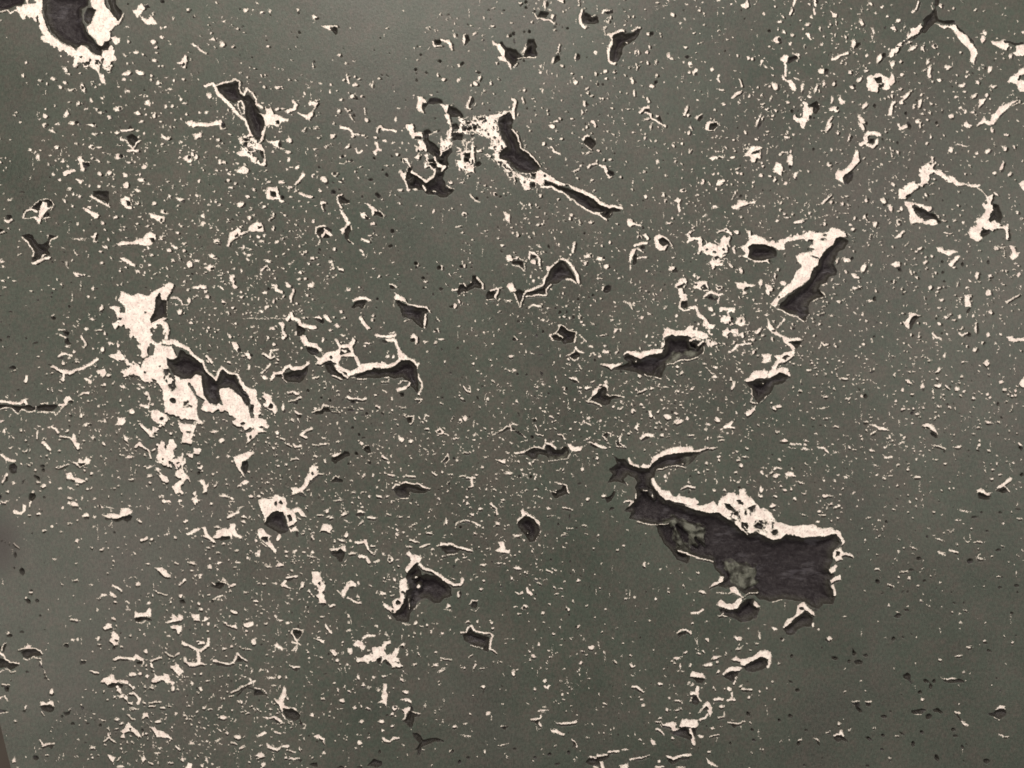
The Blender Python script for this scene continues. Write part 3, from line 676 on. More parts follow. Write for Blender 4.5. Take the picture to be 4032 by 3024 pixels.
s 545,1070,36,12,-25 1800,1190,26,60,10 1895,1225,34,40 1540,1085,50,24 1575,1060,40,16 1655,1075,34,28 1770,1070,20,40 1605,1108,28,18 1925,1040,40,34 620,1290,26,16 1790,1365,50,30,-50 1680,1310,20 1720,1335,20 1855,1300,24 1480,1140,34 1525,1415,16,60,15 1330,1415,30,16 1235,1235,24 1305,1250,28 650,1612,76,22,-5 350,1540,50,20,10 2010,1645,50,30 1090,1575,20,34 1550,1230,20 1530,1190,16 1370,1145,20 1350,1130,18 1800,1135,20 2015,1235,24 1960,1310,20 855,1445,24,14 1215,1550,24,14 1670,1590,24 440,1140,20 820,1060,20,34 855,1110,24
L 14 1425,1220 1450,1250 1500,1270
L 18 1655,1215 1680,1240 1720,1220
P 2060,1250 2110,1245 2130,1270 2212,1260 2230,1290 2130,1295 2090,1285
L 14 440,1345 460,1300 490,1325 520,1320
P 1860,1475 1890,1445 1915,1480 1890,1520
P 1440,1560 1480,1515 1505,1530 1480,1550
P 1190,1620 1220,1620 1240,1659 1200,1650
P 2170,1659 2212,1600 2260,1600 2260,1700 2200,1690
P -5,1090 20,1140 60,1190 120,1240 200,1260 260,1250 300,1280 250,1280 170,1290 220,1310 240,1340 230,1400 200,1440 150,1470 90,1480 80,1530 120,1515 160,1520 190,1560 195,1600 150,1580 100,1560 60,1590 0,1610 0,1560 30,1530 40,1500 80,1450 50,1420 120,1400 150,1380 220,1370 200,1340 150,1310 120,1260 60,1230 30,1210 0,1180
D 120,1430 170,1410 190,1420 150,1450
D 180,1290 230,1285 300,1290 260,1350 240,1350 220,1320
L 16 80,1170 110,1130 140,1105
d 50,1200,26,14
D -190,1650 -130,1630 -60,1625 0,1620 100,1565 150,1580 190,1605 130,1660 60,1670 20,1740 0,1770 -60,1800 -80,1830 -110,1790 -130,1740 -150,1700
L 10 -150,1700 -130,1760 -150,1810 -90,1825
L 6 20,1740 -70,1820
s 135,1545,14,8 -40,1660,12
T 0 2
L 24 -20,155 60,155 110,165 180,160 210,135 225,170
D -40,180 80,185 140,190 200,185 250,180 280,200 300,190 400,175 500,185 490,210 440,235 370,235 310,220 280,240 210,210 180,220 160,250 130,235 80,205 40,220 -40,215
L 9 -20,230 50,210 80,205 160,260 190,215 250,240 300,230 310,190
L 9 330,240 470,245 480,270 540,200 580,170
P 500,180 550,170 560,100 600,105 640,150 590,145 560,190 510,200
L 12 360,170 410,165
d 610,155,50,26
P 675,100 710,65 770,65 765,85 720,85
s 20,325,34,20,-60 40,400,24,50,20 320,450,24,60 180,400,24 575,405,30 705,265,28,34 905,320,26,40 770,355,60,40 1135,235,40,50 1230,30,40,20 450,50,10,30 860,400,12,26 815,475,30,28 1095,470,80,26,40 1845,410,50,24 1915,490,40,50 1060,20,60,30,30 900,10,30 1380,360,40,30 1355,395,40,20 1490,350,20 960,570,24,14,-40 515,575,20 90,550,30,14,-20 220,575,20,30 720,260,12,26
L 16 450,370 490,390 505,420
L 16 520,455 600,465 640,500
P 630,430 650,440 660,500 690,510 690,560 670,570 640,520 610,490
L 28 375,510 410,540 430,565
d 772,355,36,20 955,575,26,10,-40 1040,365,20,14 610,280
P 1010,290 1080,290 1080,330 1050,360 990,350 1020,335
L 26 1215,185 1280,185 1290,130 1275,80
P 1300,240 1330,220 1400,250 1440,270 1440,330 1400,355 1330,330 1300,290
d 1400,300,28
P 1195,340 1220,345 1270,385 1310,390 1330,460 1300,465 1270,420 1220,380
P 2120,430 2212,390 2230,430 2190,470 2160,500 2130,520 2140,470
d 2165,465,20,34
P 1540,330 1610,340 1700,350 1680,410 1660,470 1630,510 1560,510 1580,430 1550,380
D 1600,305 1710,320 1690,330 1610,320
d 1620,412,34,12 2095,345,34,20
P 1350,520 1380,520 1390,490 1420,510 1440,550 1470,480 1490,510 1520,530 1500,580 1500,640 1540,640 1580,620 1590,760 1640,800 1650,870 1610,820 1570,870 1560,900 1600,960 1550,960 1500,930 1480,890 1530,870 1560,820 1510,800 1510,760 1570,770 1560,700 1520,690 1490,680 1480,720 1420,680 1350,660 1360,590
d 1405,655,16 1470,680,24,30 1430,540,26,30 1545,950,40,14 1535,680,24,14
L 18 1175,540 1210,510 1240,550 1280,570 1300,640
s 1325,575,40,16
L 18 10,610 60,650 130,670
D 75,700 120,680 150,710 140,760 100,780 70,740
L 16 20,850 60,780
D 50,800 75,790 65,840 35,845
P 595,660 670,680 680,640 720,660 750,620 790,660 770,690 740,700 700,720 660,700 630,680
D 670,685 740,680 730,700 690,710
L 14 490,720 550,710 590,690
P 565,775 620,770 630,800 680,810 710,830 750,840 700,860 660,850 620,820 580,820
D 605,820 650,830 640,850 610,840
s 1120,628,60,34 875,625,30,12 1300,795,50,24 1140,822,34,18 1290,720,50,20,-20 325,850,44,24 120,850,34,22 375,885,36,34 520,905,30,26 610,900,50,18 765,905,36,22 65,930,34,20 280,930,30,20 635,1045,60,44 600,985,40,20 600,1022,30 710,985,18,30 815,990,28,16 540,1072,24 30,1018,80,20 330,1118,44,26 440,1228,34,24 380,1265,44,22 665,1350,36,26 795,1410,34,18,15 880,1430,40,24,-15 875,1065,60,22,50 955,1065,50,14 1295,855,20 990,900,20 790,768,20 885,785,20 245,700,40,14 185,690,20 305,740,20 430,850,20 615,1205,34,12 805,1230,30,12,-40 820,1145,24
d 1125,648,40,12 640,1065,44,14 330,1132,40,10 370,710,40,30 375,745,30,30 200,840,60,14,-50 -10,975,40,40 190,1620,44,60,-20 760,915,30,10 130,1470,20,60 120,1585,20 860,1060,20,30 990,1280,20
L 20 1360,740 1400,790 1430,830
D 290,780 340,800 340,840 300,820
D 250,950 300,935 310,970 280,1010 260,1010 245,980
L 12 270,1015 250,1060
L 24 125,1105 180,1115 210,1090 210,1050
P 705,1130 750,1115 770,1140 750,1150 710,1145
D 715,1150 770,1145 760,1170 730,1170
P 890,1140 950,1120 1030,1130 1050,1070 1100,1075 1150,1100 1140,1120 1090,1140 1050,1160 1000,1160 930,1160
D 905,1160 970,1165 1050,1155 1110,1135 1145,1140 1130,1180 1100,1195 1060,1180 1000,1195 960,1180 915,1180
L 5 960,1180 965,1240
P 1190,1190 1200,1160 1230,1190 1225,1200
D 1190,1195 1230,1200 1220,1215 1200,1210
L 20 1220,1350 1250,1345 1270,1325
L 14 120,1380 155,1410
P 1340,1590 1400,1580 1440,1610 1475,1670 1430,1670 1380,1620
D 1370,1620 1410,1650 1385,1659
P 2010,630 2060,610 2190,580 2190,600 2150,630 2140,650 2090,670 2080,720 2110,800 2120,810 2100,800 2050,720 2030,680
D 2110,665 2145,660 2145,720 2120,790 2100,760 2085,700
P 1710,830 1760,830 1780,870 1810,850 1790,900 1780,950 1750,940 1760,880
P 1650,1000 1690,990 1670,950 1690,930 1710,990 1750,1000 1720,1010 1680,1050
s 1930,965,80,34 1445,1020,60,18,5 1560,1015,34,24 1575,1060,24 2170,970,40,24 1860,875,60,14,-50 2065,880,34,20,-40 2000,1015,40,20 2080,1065,44,16 2105,1195,40,24 1880,1235,50,20 1530,1545,44,16 1650,1545,60,20 1815,1580,40,44 1900,1545,44,20 2050,1545,36,20 1520,1325,30,24,40 2165,1450,36,34 1885,1460,34,14 1280,1550,30,16 470,1510,28,20 1650,620,60,20,30 1735,720,26,40,30 1745,750,24 1540,640,60,24 1525,720,30 1385,975,30,16 1440,1295,40,14,-30 1600,1190,30 1735,1640,30 1825,1030,26 2045,1435,30,14 2140,1500,24 1955,860,24,12 1885,630,24,16 1970,625,34,20 1720,578,44,16
d 1775,950,34,24 1945,985,34,12 1820,1600,40,12 2170,1455,24,12 1450,1028,50,8 2010,1022,30,10 1720,770,30 1990,40,20 1565,1065,20,12
P 2080,860 2110,830 2150,840 2130,870 2100,875
L 24 1970,1155 2020,1120 2060,1100
P 2080,1150 2110,1130 2135,1165
L 26 1620,1295 1670,1275 1715,1255
P 1740,1240 1775,1230 1790,1280 1830,1320 1870,1370 1840,1370 1790,1330 1735,1310 1770,1300
P 1840,1330 1880,1270 1930,1240 1980,1250 1990,1210 2040,1210 2030,1250 2050,1290 2100,1320 2090,1340 2010,1310 2000,1350 1980,1310 1920,1320 1880,1340
D 1895,1335 1950,1315 1995,1320 1980,1345 1910,1355
T 1 2
P 40,110 90,85 130,90 140,150 180,190 180,230 160,265 140,230 100,220 80,180 90,140
d 130,190,40,44
P -20,150 10,140 50,180 30,250 20,300 90,310 95,380 50,405 0,420 -30,400
d 45,378,40,20
L 16 280,75 320,65 370,85
L 14 290,150 350,135 390,115
D 310,160 370,150 350,180 320,170
P 320,225 350,240 395,260 400,270 360,270 330,255
D 345,275 400,270 395,305 360,300
s 235,215,34,70,20 460,295,44,20,20 1035,100,30,20 1175,128,20,40 1410,290,20 1440,325,34,16 1705,285,24,50 1805,295,50,34,30 1765,325,34,40 1475,392,40,22 1255,475,44,60 1335,490,36,30 1720,470,60,16,-10 155,548,40,16,40 185,705,34,16 710,495,44,12,-30 510,618,34,20 930,800,16,50,20 1010,790,16,40 1675,785,40,16 1145,675,24 1815,590,70,20,5 2180,765,70,24 2175,595,34,14 1910,788,34,14 1780,792,50,12 2060,908,40,20 845,935,40,16 725,1000,64,16,-3 440,1058,34,12 2125,998,34,16 1130,970,34,14 510,210,30,30 245,475,60,16,10 590,465,40,12 310,315,30,12 915,210,34,12 1265,210,30,12 1220,345,20 1885,440,40,14 1960,720 1055,890,20 980,970,24
D 585,200 630,205 640,230 720,245 700,255 640,245 590,240 580,265 510,270 500,245 560,235
L 12 480,245 560,220 590,180 630,185
L 8 650,232 730,242
L 18 795,110 820,130 870,125 910,135 950,120
D 805,135 870,150 850,180 820,175
L 12 1100,50 1130,70
P 1215,40 1260,30 1300,10 1330,-20 1340,0 1280,50 1220,70
D 1230,75 1280,75 1280,110 1250,115
L 12 1370,125 1430,130 1405,160
D 1390,140 1410,155 1380,175
L 16 1035,188 1072,198
D 1022,192 1060,202 1060,225 1030,210
L 6 1050,230 1075,210
d 960,260,30,34 820,232,70,20 1095,255,20,40,-30 835,380,36,24 895,440,30 870,600,40,30,20 985,680,36,30,40 800,690,30,24 935,635,18 1710,290,12,30 1765,330,16 1060,95,26,14 640,140,30 450,60,30,26 750,135,24,14 460,300,34,10 565,120,24 920,270,40,14 930,465,40,16,-20 1000,345,20,12 1480,1290,50,14
L 6 950,280 975,265
L 14 1790,20 1810,50 1850,70
L 12 1760,95 1800,150
L 10 1850,70 1840,20
d 1800,152,24 1770,105,20,14 1915,125,20,40 1955,20,20 1610,120,26,20
D 1305,285 1345,285 1345,335 1320,345 1305,315
L 13 1298,280 1360,272 1357,320 1335,348
L 10 1455,300 1465,265 1495,275
P 1550,400 1580,385 1590,370 1625,420 1600,440 1560,425
D 1560,412 1590,397 1600,415 1575,425
L 8 1620,425 1670,450
L 10 2050,440 2150,380 2212,345
D 2060,442 2130,402 2212,360 2212,390 2130,420 2070,447
L 24 430,400 480,380
L 24 430,400 390,440 430,460
L 16 270,520 300,540
L 16 325,520 340,545 390,535
L 14 530,525 605,515
K 8 560,532 610,525
L 14 300,655 365,645
D 650,640 700,610 750,600 770,575 805,590 810,620 750,640 690,690 650,665
P 655,620 690,595 740,600 710,615 670,640
D 935,540 980,540 1000,590 970,605 935,580
L 7 930,550 945,530 970,535
L 7 970,608 1005,595
L 7 965,655 980,665
P 455,770 460,730 490,705 535,710 540,750 530,770 585,770 580,780 540,785 500,810 460,840 430,900 410,930 430,960 390,935 330,950 300,970 310,930 295,900 330,890 380,900 410,870 420,820
K 10 540,790 490,845 450,872
K 10 300,972 370,957 430,975
d 485,770,20,30 530,740,16
D 650,850 680,800 720,820 750,830 750,860 700,850
L 7 650,830 690,795 720,810
L 12 1145,780 1200,790
L 12 1305,795 1375,800
L 16 1520,760 1560,785
D 1530,775 1555,790 1530,795
L 22 1090,620 1130,645
L 8 1170,640 1165,615
D 1095,640 1150,655 1120,658
D 1610,670 1650,620 1670,640 1660,665 1620,680
L 7 1605,675 1660,605 1672,650 1640,682
d 1820,605,50,12 1680,795,40,10
P 2070,645 2150,650 2155,690 2110,670
L 16 1185,900 1210,870 1250,875 1290,840 1330,855 1410,870 1500,905
D 1185,910 1240,882 1290,852 1330,862 1400,890 1490,915 1470,940 1400,945 1330,930 1320,975 1290,990 1240,985 1210,950
L 7 1240,992 1310,992 1330,942
D 1550,915 1600,905 1580,925
D 1655,855 1680,860 1675,890 1655,880
L 6 1645,870 1670,838
L 18 1825,810 1890,815
L 18 1865,830 1870,880 1820,910
D 1820,892 1860,897 1830,930
d 845,950,40,10 1065,990,50,14
L 8 905,940 950,930
D 905,937 950,945 920,952
P 1040,960 1080,960 1090,985 1050,980
P 20,1000 70,980 140,975 160,955 210,970 250,980 260,1020 260,1060 300,1090 340,1060 370,1070 410,1110 435,1150 390,1140 360,1110 330,1120 350,1180 320,1215 280,1230 300,1260 340,1230 375,1280 340,1270 290,1280 270,1200 255,1130 210,1100 150,1110 100,1150 75,1210 70,1150 60,1110 30,1080 20,1040
D 95,1160 130,1120 180,1100 240,1110 255,1150 265,1220 275,1270 250,1290 210,1300 180,1280 120,1250 75,1215
D 270,1130 300,1125 310,1180 285,1190
d 215,1028,30,36 170,1035,26,34 110,985,50,10 355,1300,20,50
P 15,1300 20,1255 60,1250 90,1290 130,1310 110,1340 140,1380 175,1440 165,1470 120,1420 100,1390 50,1360 30,1340
D 40,1340 60,1320 100,1320 110,1370 80,1370
L 8 40,1370 100,1400
s 195,1320,36,60 30,1450,36,60 20,965,24,30 770,1120,80,24,-30 630,1150,50,20,-20 1150,1125,60,20,-10 915,1195,60,20,-15 775,1305,36,40 745,1350,60,18 1150,1520,60,60 830,1465,70,22,-5 485,1490,70,18 260,1445,44,24 330,1445,44,20 410,1450,30,16 110,1575,60,14 1505,1285,60,20 1832,1030,26,34 2085,1205,50,24 1960,1560,60,22 2105,1545,44,14 1275,1280,30,14 1245,1150,40,14 785,1188,40,12 815,1350,26 1330,1400,30,20 1360,1215,50,14 490,1340,30 1225,1510,30,12 1800,1500,34,14 1740,1515,24 350,1030,20 2170,1220,30,12 1235,1575,20 310,1610,20 310,1535,24,12
P 870,1110 880,1085 900,1085 950,1110 920,1115
D 850,1130 910,1120 945,1135 870,1150
P 955,1150 1000,1140 1050,1155 1030,1165 980,1165
L 14 535,1130 580,1140
P 560,1250 590,1210 650,1215 660,1250 640,1270 655,1295 600,1270 550,1275
K 8 590,1280 650,1290
L 16 480,1320 500,1280
L 22 865,1365 900,1370
L 20 910,1370 945,1355 960,1400 970,1440 1000,1460
L 16 1000,1400 1020,1395
L 24 900,1490 950,1500 980,1540
L 18 1020,1540 1060,1520
L 12 1040,1430 1020,1470
d 1150,1520,20 1145,1135,40,10 780,1130,30,10,-30 500,1295,40,10 480,1350
P 635,1420 700,1415 770,1385 780,1450 730,1440 690,1440 650,1450
D 645,1460 690,1450 730,1420 770,1460 765,1490 745,1530 720,1550 700,1500 660,1480
P 165,1580 200,1540 240,1560 240,1575 190,1575
L 14 1330,1350 1405,1365
L 14 1420,1405 1460,1395 1500,1385
d 1390,1377,40,14 1770,1240,30 2075,1135,30,20 1650,1165,18 1600,1190,16
P 1545,1400 1600,1375 1690,1375 1770,1405 1860,1430 1875,1455 1780,1430 1700,1395 1640,1390 1580,1395
D 1590,1402 1640,1397 1700,1405 1770,1430 1730,1455 1690,1470 1640,1475 1610,1440
L 7 1640,1482 1700,1472 1740,1460
L 9 1725,1220 1740,1195 1810,1180 1870,1195
L 15 1870,1195 1935,1220
P 1840,1115 1880,1120 1885,1145 1850,1130
L 16 2030,1030 2070,1080 2085,1120
L 8 1740,1030 1770,1050
P 2090,1365 2140,1360 2145,1400 2150,1430 2190,1430 2195,1460 2100,1455 2060,1440 2110,1410
D 2110,1460 2190,1460 2160,1475 2120,1475
P 1290,1465 1320,1445 1350,1470 1400,1480 1435,1510 1410,1545 1390,1545 1360,1570 1340,1600 1300,1640 1290,1590 1320,1560 1340,1520 1330,1490
P 1235,1759 1240,1700 1300,1665 1325,1665 1305,1720 1310,1750 1330,1790 1300,1810 1270,1790 1280,1850 1270,1890 1230,1960 1190,1990 1150,1960 1100,1920 1100,1890 1130,1900 1190,1940 1180,1880 1200,1860 1240,1850 1240,1800
L 26 1420,1560 1440,1590 1530,1620 1600,1665 1660,1705 1700,1735 1770,1730
D 1290,1659 1310,1630 1350,1590 1370,1560 1390,1550 1410,1590 1430,1620 1440,1650 1470,1640 1500,1659 1560,1659 1650,1720 1680,1760 1690,1830 1620,1860 1590,1900 1540,1900 1490,1860 1440,1855 1400,1880 1370,1940 1340,1970 1325,2060 1260,2060 1220,2050 1160,1990 1200,1980 1250,1930 1290,1850 1300,1790 1330,1770 1310,1700
L 24 1700,1735 1770,1728
s 1785,1700,34,50 1405,1750,36,40 1380,1672,30,14,-30
d 1230,1890,40,40 1180,1965,20 1520,1765,30,60 1270,1800,30,14
L 6 1320,1860 1330,1940
L 9 1260,2068 1330,2080
L 6 1370,1940 1420,1890
T 2 2
P 650,140 690,100 700,60 740,20 790,0 830,0 820,40 790,20 750,40 720,90 680,130 670,150
D 680,130 720,85 770,33 800,20 820,50 810,90 850,110 900,100 970,120 900,130 860,140 850,170 810,190 770,170 700,150
L 9 822,20 824,60 822,90 845,108 880,95 975,120
L 10 650,150 700,155 770,185
P 1080,70 1110,50 1150,35 1170,45 1130,65 1095,80
s 1210,35,30 660,30,44,30 590,35,34,26 465,40,30 1050,235,44,40 1265,235,34,26 1425,262,30,20 1425,325,90,36,-45 1518,295,34 1765,305,60,40,15 1695,348,44,22 1670,390,34,16 1295,440,34,30 1550,445,60,16 1810,460,40,12 1815,490,40,12 1690,465,20,26 1115,185,30,24 1140,205,24 1275,340,24 1005,430,26 740,640,28,30 340,290,40,20 665,295,44,20,20 880,190,20 545,130,18 450,150,14 400,250,20 1620,115,20 1585,268,20,14 2165,765,30 1320,210,20 500,390,24
L 10 1310,30 1390,20
D 1340,20 1380,15 1370,35
d 1060,245,20 475,42,24,36 195,318,34,34 215,380,26,36 365,322,30,30 1865,378,34,12 55,265,14,40,-30 600,455,24,14 175,455,30 1385,250
L 6 175,300 200,292 215,320
L 8 205,360 225,400
L 8 352,330 380,312
P 1885,50 1905,-20 1935,-20 1920,30 1900,50
P 1175,230 1200,230 1210,260 1225,280 1200,300 1185,280
P 1310,270 1330,260 1375,270 1375,295 1340,305 1320,290
P 2010,250 2060,220 2110,190 2100,220 2060,270 2030,280
d 2055,278,44,14,-40
P 1810,390 1850,350 1900,315 1915,320 1890,350 1890,370 1930,370 1920,385 1860,385
P 1055,390 1080,330 1095,340 1085,380 1090,410 1075,395
P 1100,470 1130,430 1220,430 1230,460 1190,460 1160,455 1120,480
D 1115,480 1160,457 1200,465 1160,485 1120,500
L 10 790,430 850,420 850,450
D 780,440 820,422 830,450 820,470
L 8 780,440 825,485
L 12 650,480 680,460
P 670,520 720,510 770,530 830,550 800,560 740,550
D 675,515 740,540 760,560 720,560 680,540
L 12 670,505 740,530
D 900,520 930,500 940,540 970,545 920,555
L 8 895,500 905,542 980,552
L 12 940,450 935,500
L 14 940,520 980,550
L 10 400,440 430,435 460,480
D 410,450 440,450 450,485
L 14 600,350 620,320
L 12 620,325 680,355
L 8 215,430 265,445
L 12 0,345 50,360
L 10 -15,350 -10,400 25,400 110,460
D -5,370 30,380 20,400 0,395
D 10,400 60,410 105,460 60,445
D 60,605 130,590 180,550 220,565 290,570 295,520 330,515 380,560 420,570 450,535 480,550 490,590 470,640 400,660 320,660 305,620 230,610 210,650 170,655 140,620
R 320,620 400,630 470,600 480,640 400,660 320,660
L 20 35,600 100,595
L 12 100,595 150,563 200,543 270,562 290,520 290,480
P 290,510 350,505 390,550 380,565 340,530 300,520
P 470,520 500,515 540,545 615,535 600,575 540,585 510,580 490,550
L 9 320,665 400,655 480,640 510,590
L 5 150,655 220,660
P 1240,620 1290,580 1380,550 1420,540 1550,545 1570,570 1640,560 1700,540 1790,540 1720,565 1620,585 1530,590 1420,600 1340,610 1270,640 1230,690 1190,730 1110,715 1130,690 1190,700 1210,640
L 24 1010,650 1040,700 1090,712
P 1195,820 1220,810 1250,860 1290,910 1350,920 1400,960 1500,970 1590,980 1600,1030 1610,1050 1680,1040 1740,1015 1780,1050 1800,990 1860,940 1960,960 1980,910 2010,900 2030,950 2080,980 2110,1030 2150,1080 2212,1090 2240,1120 2280,1180 2340,1220 2430,1230 2480,1220 2620,1210 2640,1240 2770,1240 2820,1270 2850,1310 2870,1370 2850,1400 2840,1350 2800,1300 2700,1310 2600,1320 2510,1330 2370,1290 2330,1330 2250,1350 2212,1330 2130,1290 2100,1270 2050,1310 1990,1290 1930,1240 1900,1180 1850,1160 1790,1120 1680,1110 1590,1090 1480,1050 1540,1050 1400,1020 1330,1000 1250,930
D 870,610 920,650 980,650 1010,690 1070,720 1180,730 1210,690 1270,640 1340,612 1420,602 1530,592 1620,590 1700,562 1720,545 1700,580 1600,620 1560,680 1500,720 1460,710 1380,710 1280,740 1240,760 1230,810 1195,820 1200,860 1250,930 1330,1002 1400,1030 1480,1052 1590,1092 1680,1115 1780,1115 1860,1165 1920,1200 1990,1270 2050,1290 2130,1290 2212,1335 2260,1350 2330,1330 2370,1300 2510,1332 2660,1322 2800,1298 2840,1380 2770,1450 2780,1520 2740,1600 2790,1650 2750,1720 2770,1810 2795,1850 2780,1900 2690,1900 2650,1955 2600,1930 2540,1890 2460,1880 2360,1860 2260,1875 2212,1880 2140,1860 2100,1820 2020,1820 1970,1780 1930,1750 1850,1770 1780,1750 1830,1690 1800,1640 1750,1600 1730,1530 1640,1520 1540,1490 1520,1550 1430,1520 1380,1450 1310,1380 1260,1280 1240,1220 1150,1210 1080,1185 1010,1165 1030,1110 960,1095 1000,1070 1050,1010 1080,960 1060,900 1080,850 1060,810 1000,790 960,830 1000,885 940,850 890,840 820,865 870,780 835,740 900,690 890,650
R 1280,1200 1400,1150 1500,1180 1690,1240 1690,1430 1600,1340 1640,1400 1620,1440 1560,1400 1520,1290 1440,1230 1480,1330 1560,1440 1540,1480 1450,1450 1410,1370 1400,1260 1340,1220
R 1830,1540 1900,1530 2000,1560 2130,1580 2140,1659 2130,1750 2000,1800 1950,1760 1880,1690
R 1780,1750 1900,1760 1960,1790 2000,1830 1900,1880 1800,1840
R 1460,640 1550,620 1600,615 1500,715 1450,705
M 0.15 1830,1100 1900,1080 1960,1100 2060,1060 2110,1050 2080,1110 2010,1160 1960,1180 1890,1150
M -0.1 1890,1150 1990,1170 2060,1220 2100,1270 2150,1310 2000,1290 1920,1230
M 0.25 2100,1180 2260,1180 2300,1300 2200,1300 2090,1260
D 2090,1220 2130,1200 2170,1220 2160,1260 2100,1250
D 1838,1032 1880,1035 1912,1080 1905,1098 1880,1095 1860,1070
D 1940,1010 1965,1005 2005,1040 1990,1050 1960,1035
d 2270,1280,50,44
L 10 1940,1215 1990,1250 2040,1300
L 8 2010,1230 2060,1290
P 2765,1450 2840,1410 2850,1440 2890,1460 2940,1470 2950,1500 2880,1480 2850,1490 2860,1520 2800,1530 2780,1500
D 2800,1445 2840,1452 2830,1480 2800,1490
P 2735,1600 2790,1560 2810,1570 2790,1620 2760,1640
P 2747,1700 2802,1659 2845,1650 2842,1690 2790,1710 2765,1730
L 24 2775,1750 2790,1820
L 8 1250,745 1330,720 1420,700 1500,725
L 8 1080,1185 1160,1210 1250,1215 1350,1210
L 10 1540,1480 1640,1510 1730,1530
L 10 1070,950 1070,990
L 12 990,1010 1050,1020 1010,1060
L 8 980,850 1000,880
s 1420,712,24,14 1215,975,16,40,-20 1475,690,16
L 8 1140,920 1170,925
P 75,1100 95,1075 110,1100 180,1140 240,1190 240,1230 190,1170 120,1130 100,1150 60,1190 45,1210 50,1170 90,1140
D 50,1202 100,1142 180,1160 230,1220 245,1270 210,1350 150,1370 110,1310 80,1280 50,1240
L 6 248,1270 205,1350
s 140,1290,12
D 345,940 420,910 450,870 490,920 490,950 440,960 380,990 350,970
L 10 390,850 430,870 470,880 492,940
L 8 330,920 380,940
D 800,980 850,970 880,930 900,930 890,970 860,1010 820,1030
D 440,1075 480,1085 515,1085 510,1110 450,1090
L 7 440,1070 510,1080
D 290,1160 320,1145 360,1140 310,1165
L 7 300,1145 370,1135
L 10 190,780 215,780 200,820
L 16 1455,915 1520,880 1580,895
P 10,1590 60,1570 75,1600 40,1605
L 12 300,1605 350,1625
L 8 355,1590 385,1610
D 350,1600 380,1610 360,1625
L 8 470,1245 520,1245
d 860,1078,50,26,-20 165,805,30,34 585,860,40,20 395,1215,26 50,1330,40,14 495,1150,20,40 40,1607,34,12 490,1258,50,14 1530,940,20 220,905,50,12,20 910,1450,20 1140,1590,24 555,1245,26,20 335,1520,24 510,1640,20 1510,1530,40,40
s 1745,920,30,26 1935,770,34,26 2150,905,36,50 2155,970,28 1975,705,40,26 2010,635,40,20 1955,665,40,20 1785,625,26 1685,685,26 1620,768,20 40,1310,60,20 450,1298,50,14,-10 630,1222,44,10 915,1438,20,16 1148,1565,24,44,10 965,1395,20,34 1280,1605,20 1330,795,30 1790,655,20 1770,840,16,34
T 3 2
s 575,40,24 500,112,44,24 690,122,44,14 485,205,80,20,-5 95,195,60,30,-10 60,215,40 505,300,40,10 590,370,44,18 805,108,26 845,325,30,24 1630,545,76,20 1290,262,34,20 1185,465,44,18,-25 1155,505,50,18,-40 1015,545,36,24,-50 900,578,50,26 935,705,50,16,25 1290,803,60,22,-20 1080,485,34,12 800,450,30,14 1105,145,24 1165,50,24,30 1340,30,24,60,15 1630,40,44,30,40 1690,65,20,30 1500,110,30,16,-30 1245,88,24 1160,213,30 1210,215,24,12 1255,215,24 1470,195,36,20 1660,100,20 1850,85,20 1895,90,30 2100,103,24 2135,98,26 2035,50,40,26 1150,435,20 1055,455,24 1120,700,24 1205,688,24,10
P 1435,10 1500,0 1490,30 1450,30
L 16 1530,15 1560,45
d 500,130,34,12 105,212,34,16 485,290,20,10 450,362,30,14 838,110,44,34 840,342,50,22 1630,560,60,10 1295,278,30,10 940,714,50,10,25 900,592,40,12 1015,560,24,8,-50 590,380,40,8 575,48,20,10 1985,170,26,34 1770,140,24,14 1650,250,24,12 745,575,24,8
P 870,350 920,345 960,370 1000,370 1045,395 1000,400 960,395 930,370
K 12 950,405 1040,408
L 13 890,440 930,405
D 890,447 940,417 930,445 900,460
P 1335,350 1380,340 1430,360 1450,400 1460,435 1430,410 1400,380 1350,370
D 1400,410 1440,420 1465,460 1440,465 1410,440
L 12 1450,525 1530,560
P 995,610 1010,625 1080,620 1080,640 1005,645
P 95,495 145,465 185,495 140,505
d 140,512,80,14 310,578,50,10 215,563,40,8
L 16 200,515 280,520
L 16 440,545 480,550 520,590
K 8 470,570 520,600
s 215,553,50,18,10 310,565,60,20,10 325,490,44,14,40 590,585,36,12 745,565,30,12 80,415,30,20 80,728,60,24,-10 75,795,50,26,10 275,855,50,16 145,915,34,24 205,905,24 490,968,50,30 550,970,40,16 540,1040,44,18,-15 480,1135,50,16 735,940,40,14,-15 575,840,30,14,30 45,1055,50,40 445,1100,24 600,1158,28,18 230,990,24 305,1130,44,16 870,1155,34,12 955,1180,28,14 680,805,40,14 100,660,30 65,970,26 310,950,34,16 485,832,28,14 615,1050,24 895,765,24,10 1005,815,24 650,905,18 1070,793,34,12 120,885,20 430,1190,24
P 150,775 190,755 220,770 240,800 160,800
D 475,982 515,985 500,1005
s 1920,332,60,24 1990,326,34,12 1820,378,40,18 2170,518,40,20,40 1940,740,34,24 1825,495,20 1825,525,26,30 1815,558,24 1910,572,30,20 1780,432,28,14 1680,1100,90,14 1640,1175,44,18 1430,1105,26,20 1475,1340,60,14,5 1260,1418,50,16,20 1830,1512,60,16 1825,1360,60,12 1700,1332,14 940,1598,50,24,-10 1590,1270,40,10,-30 1430,1305,34,10 1720,1358,34,10 940,1262,14 1450,648,30,12 1935,820,26 2170,1165,34,14 2030,1205,20 1215,742,24 1285,1060,20 1205,1108,16
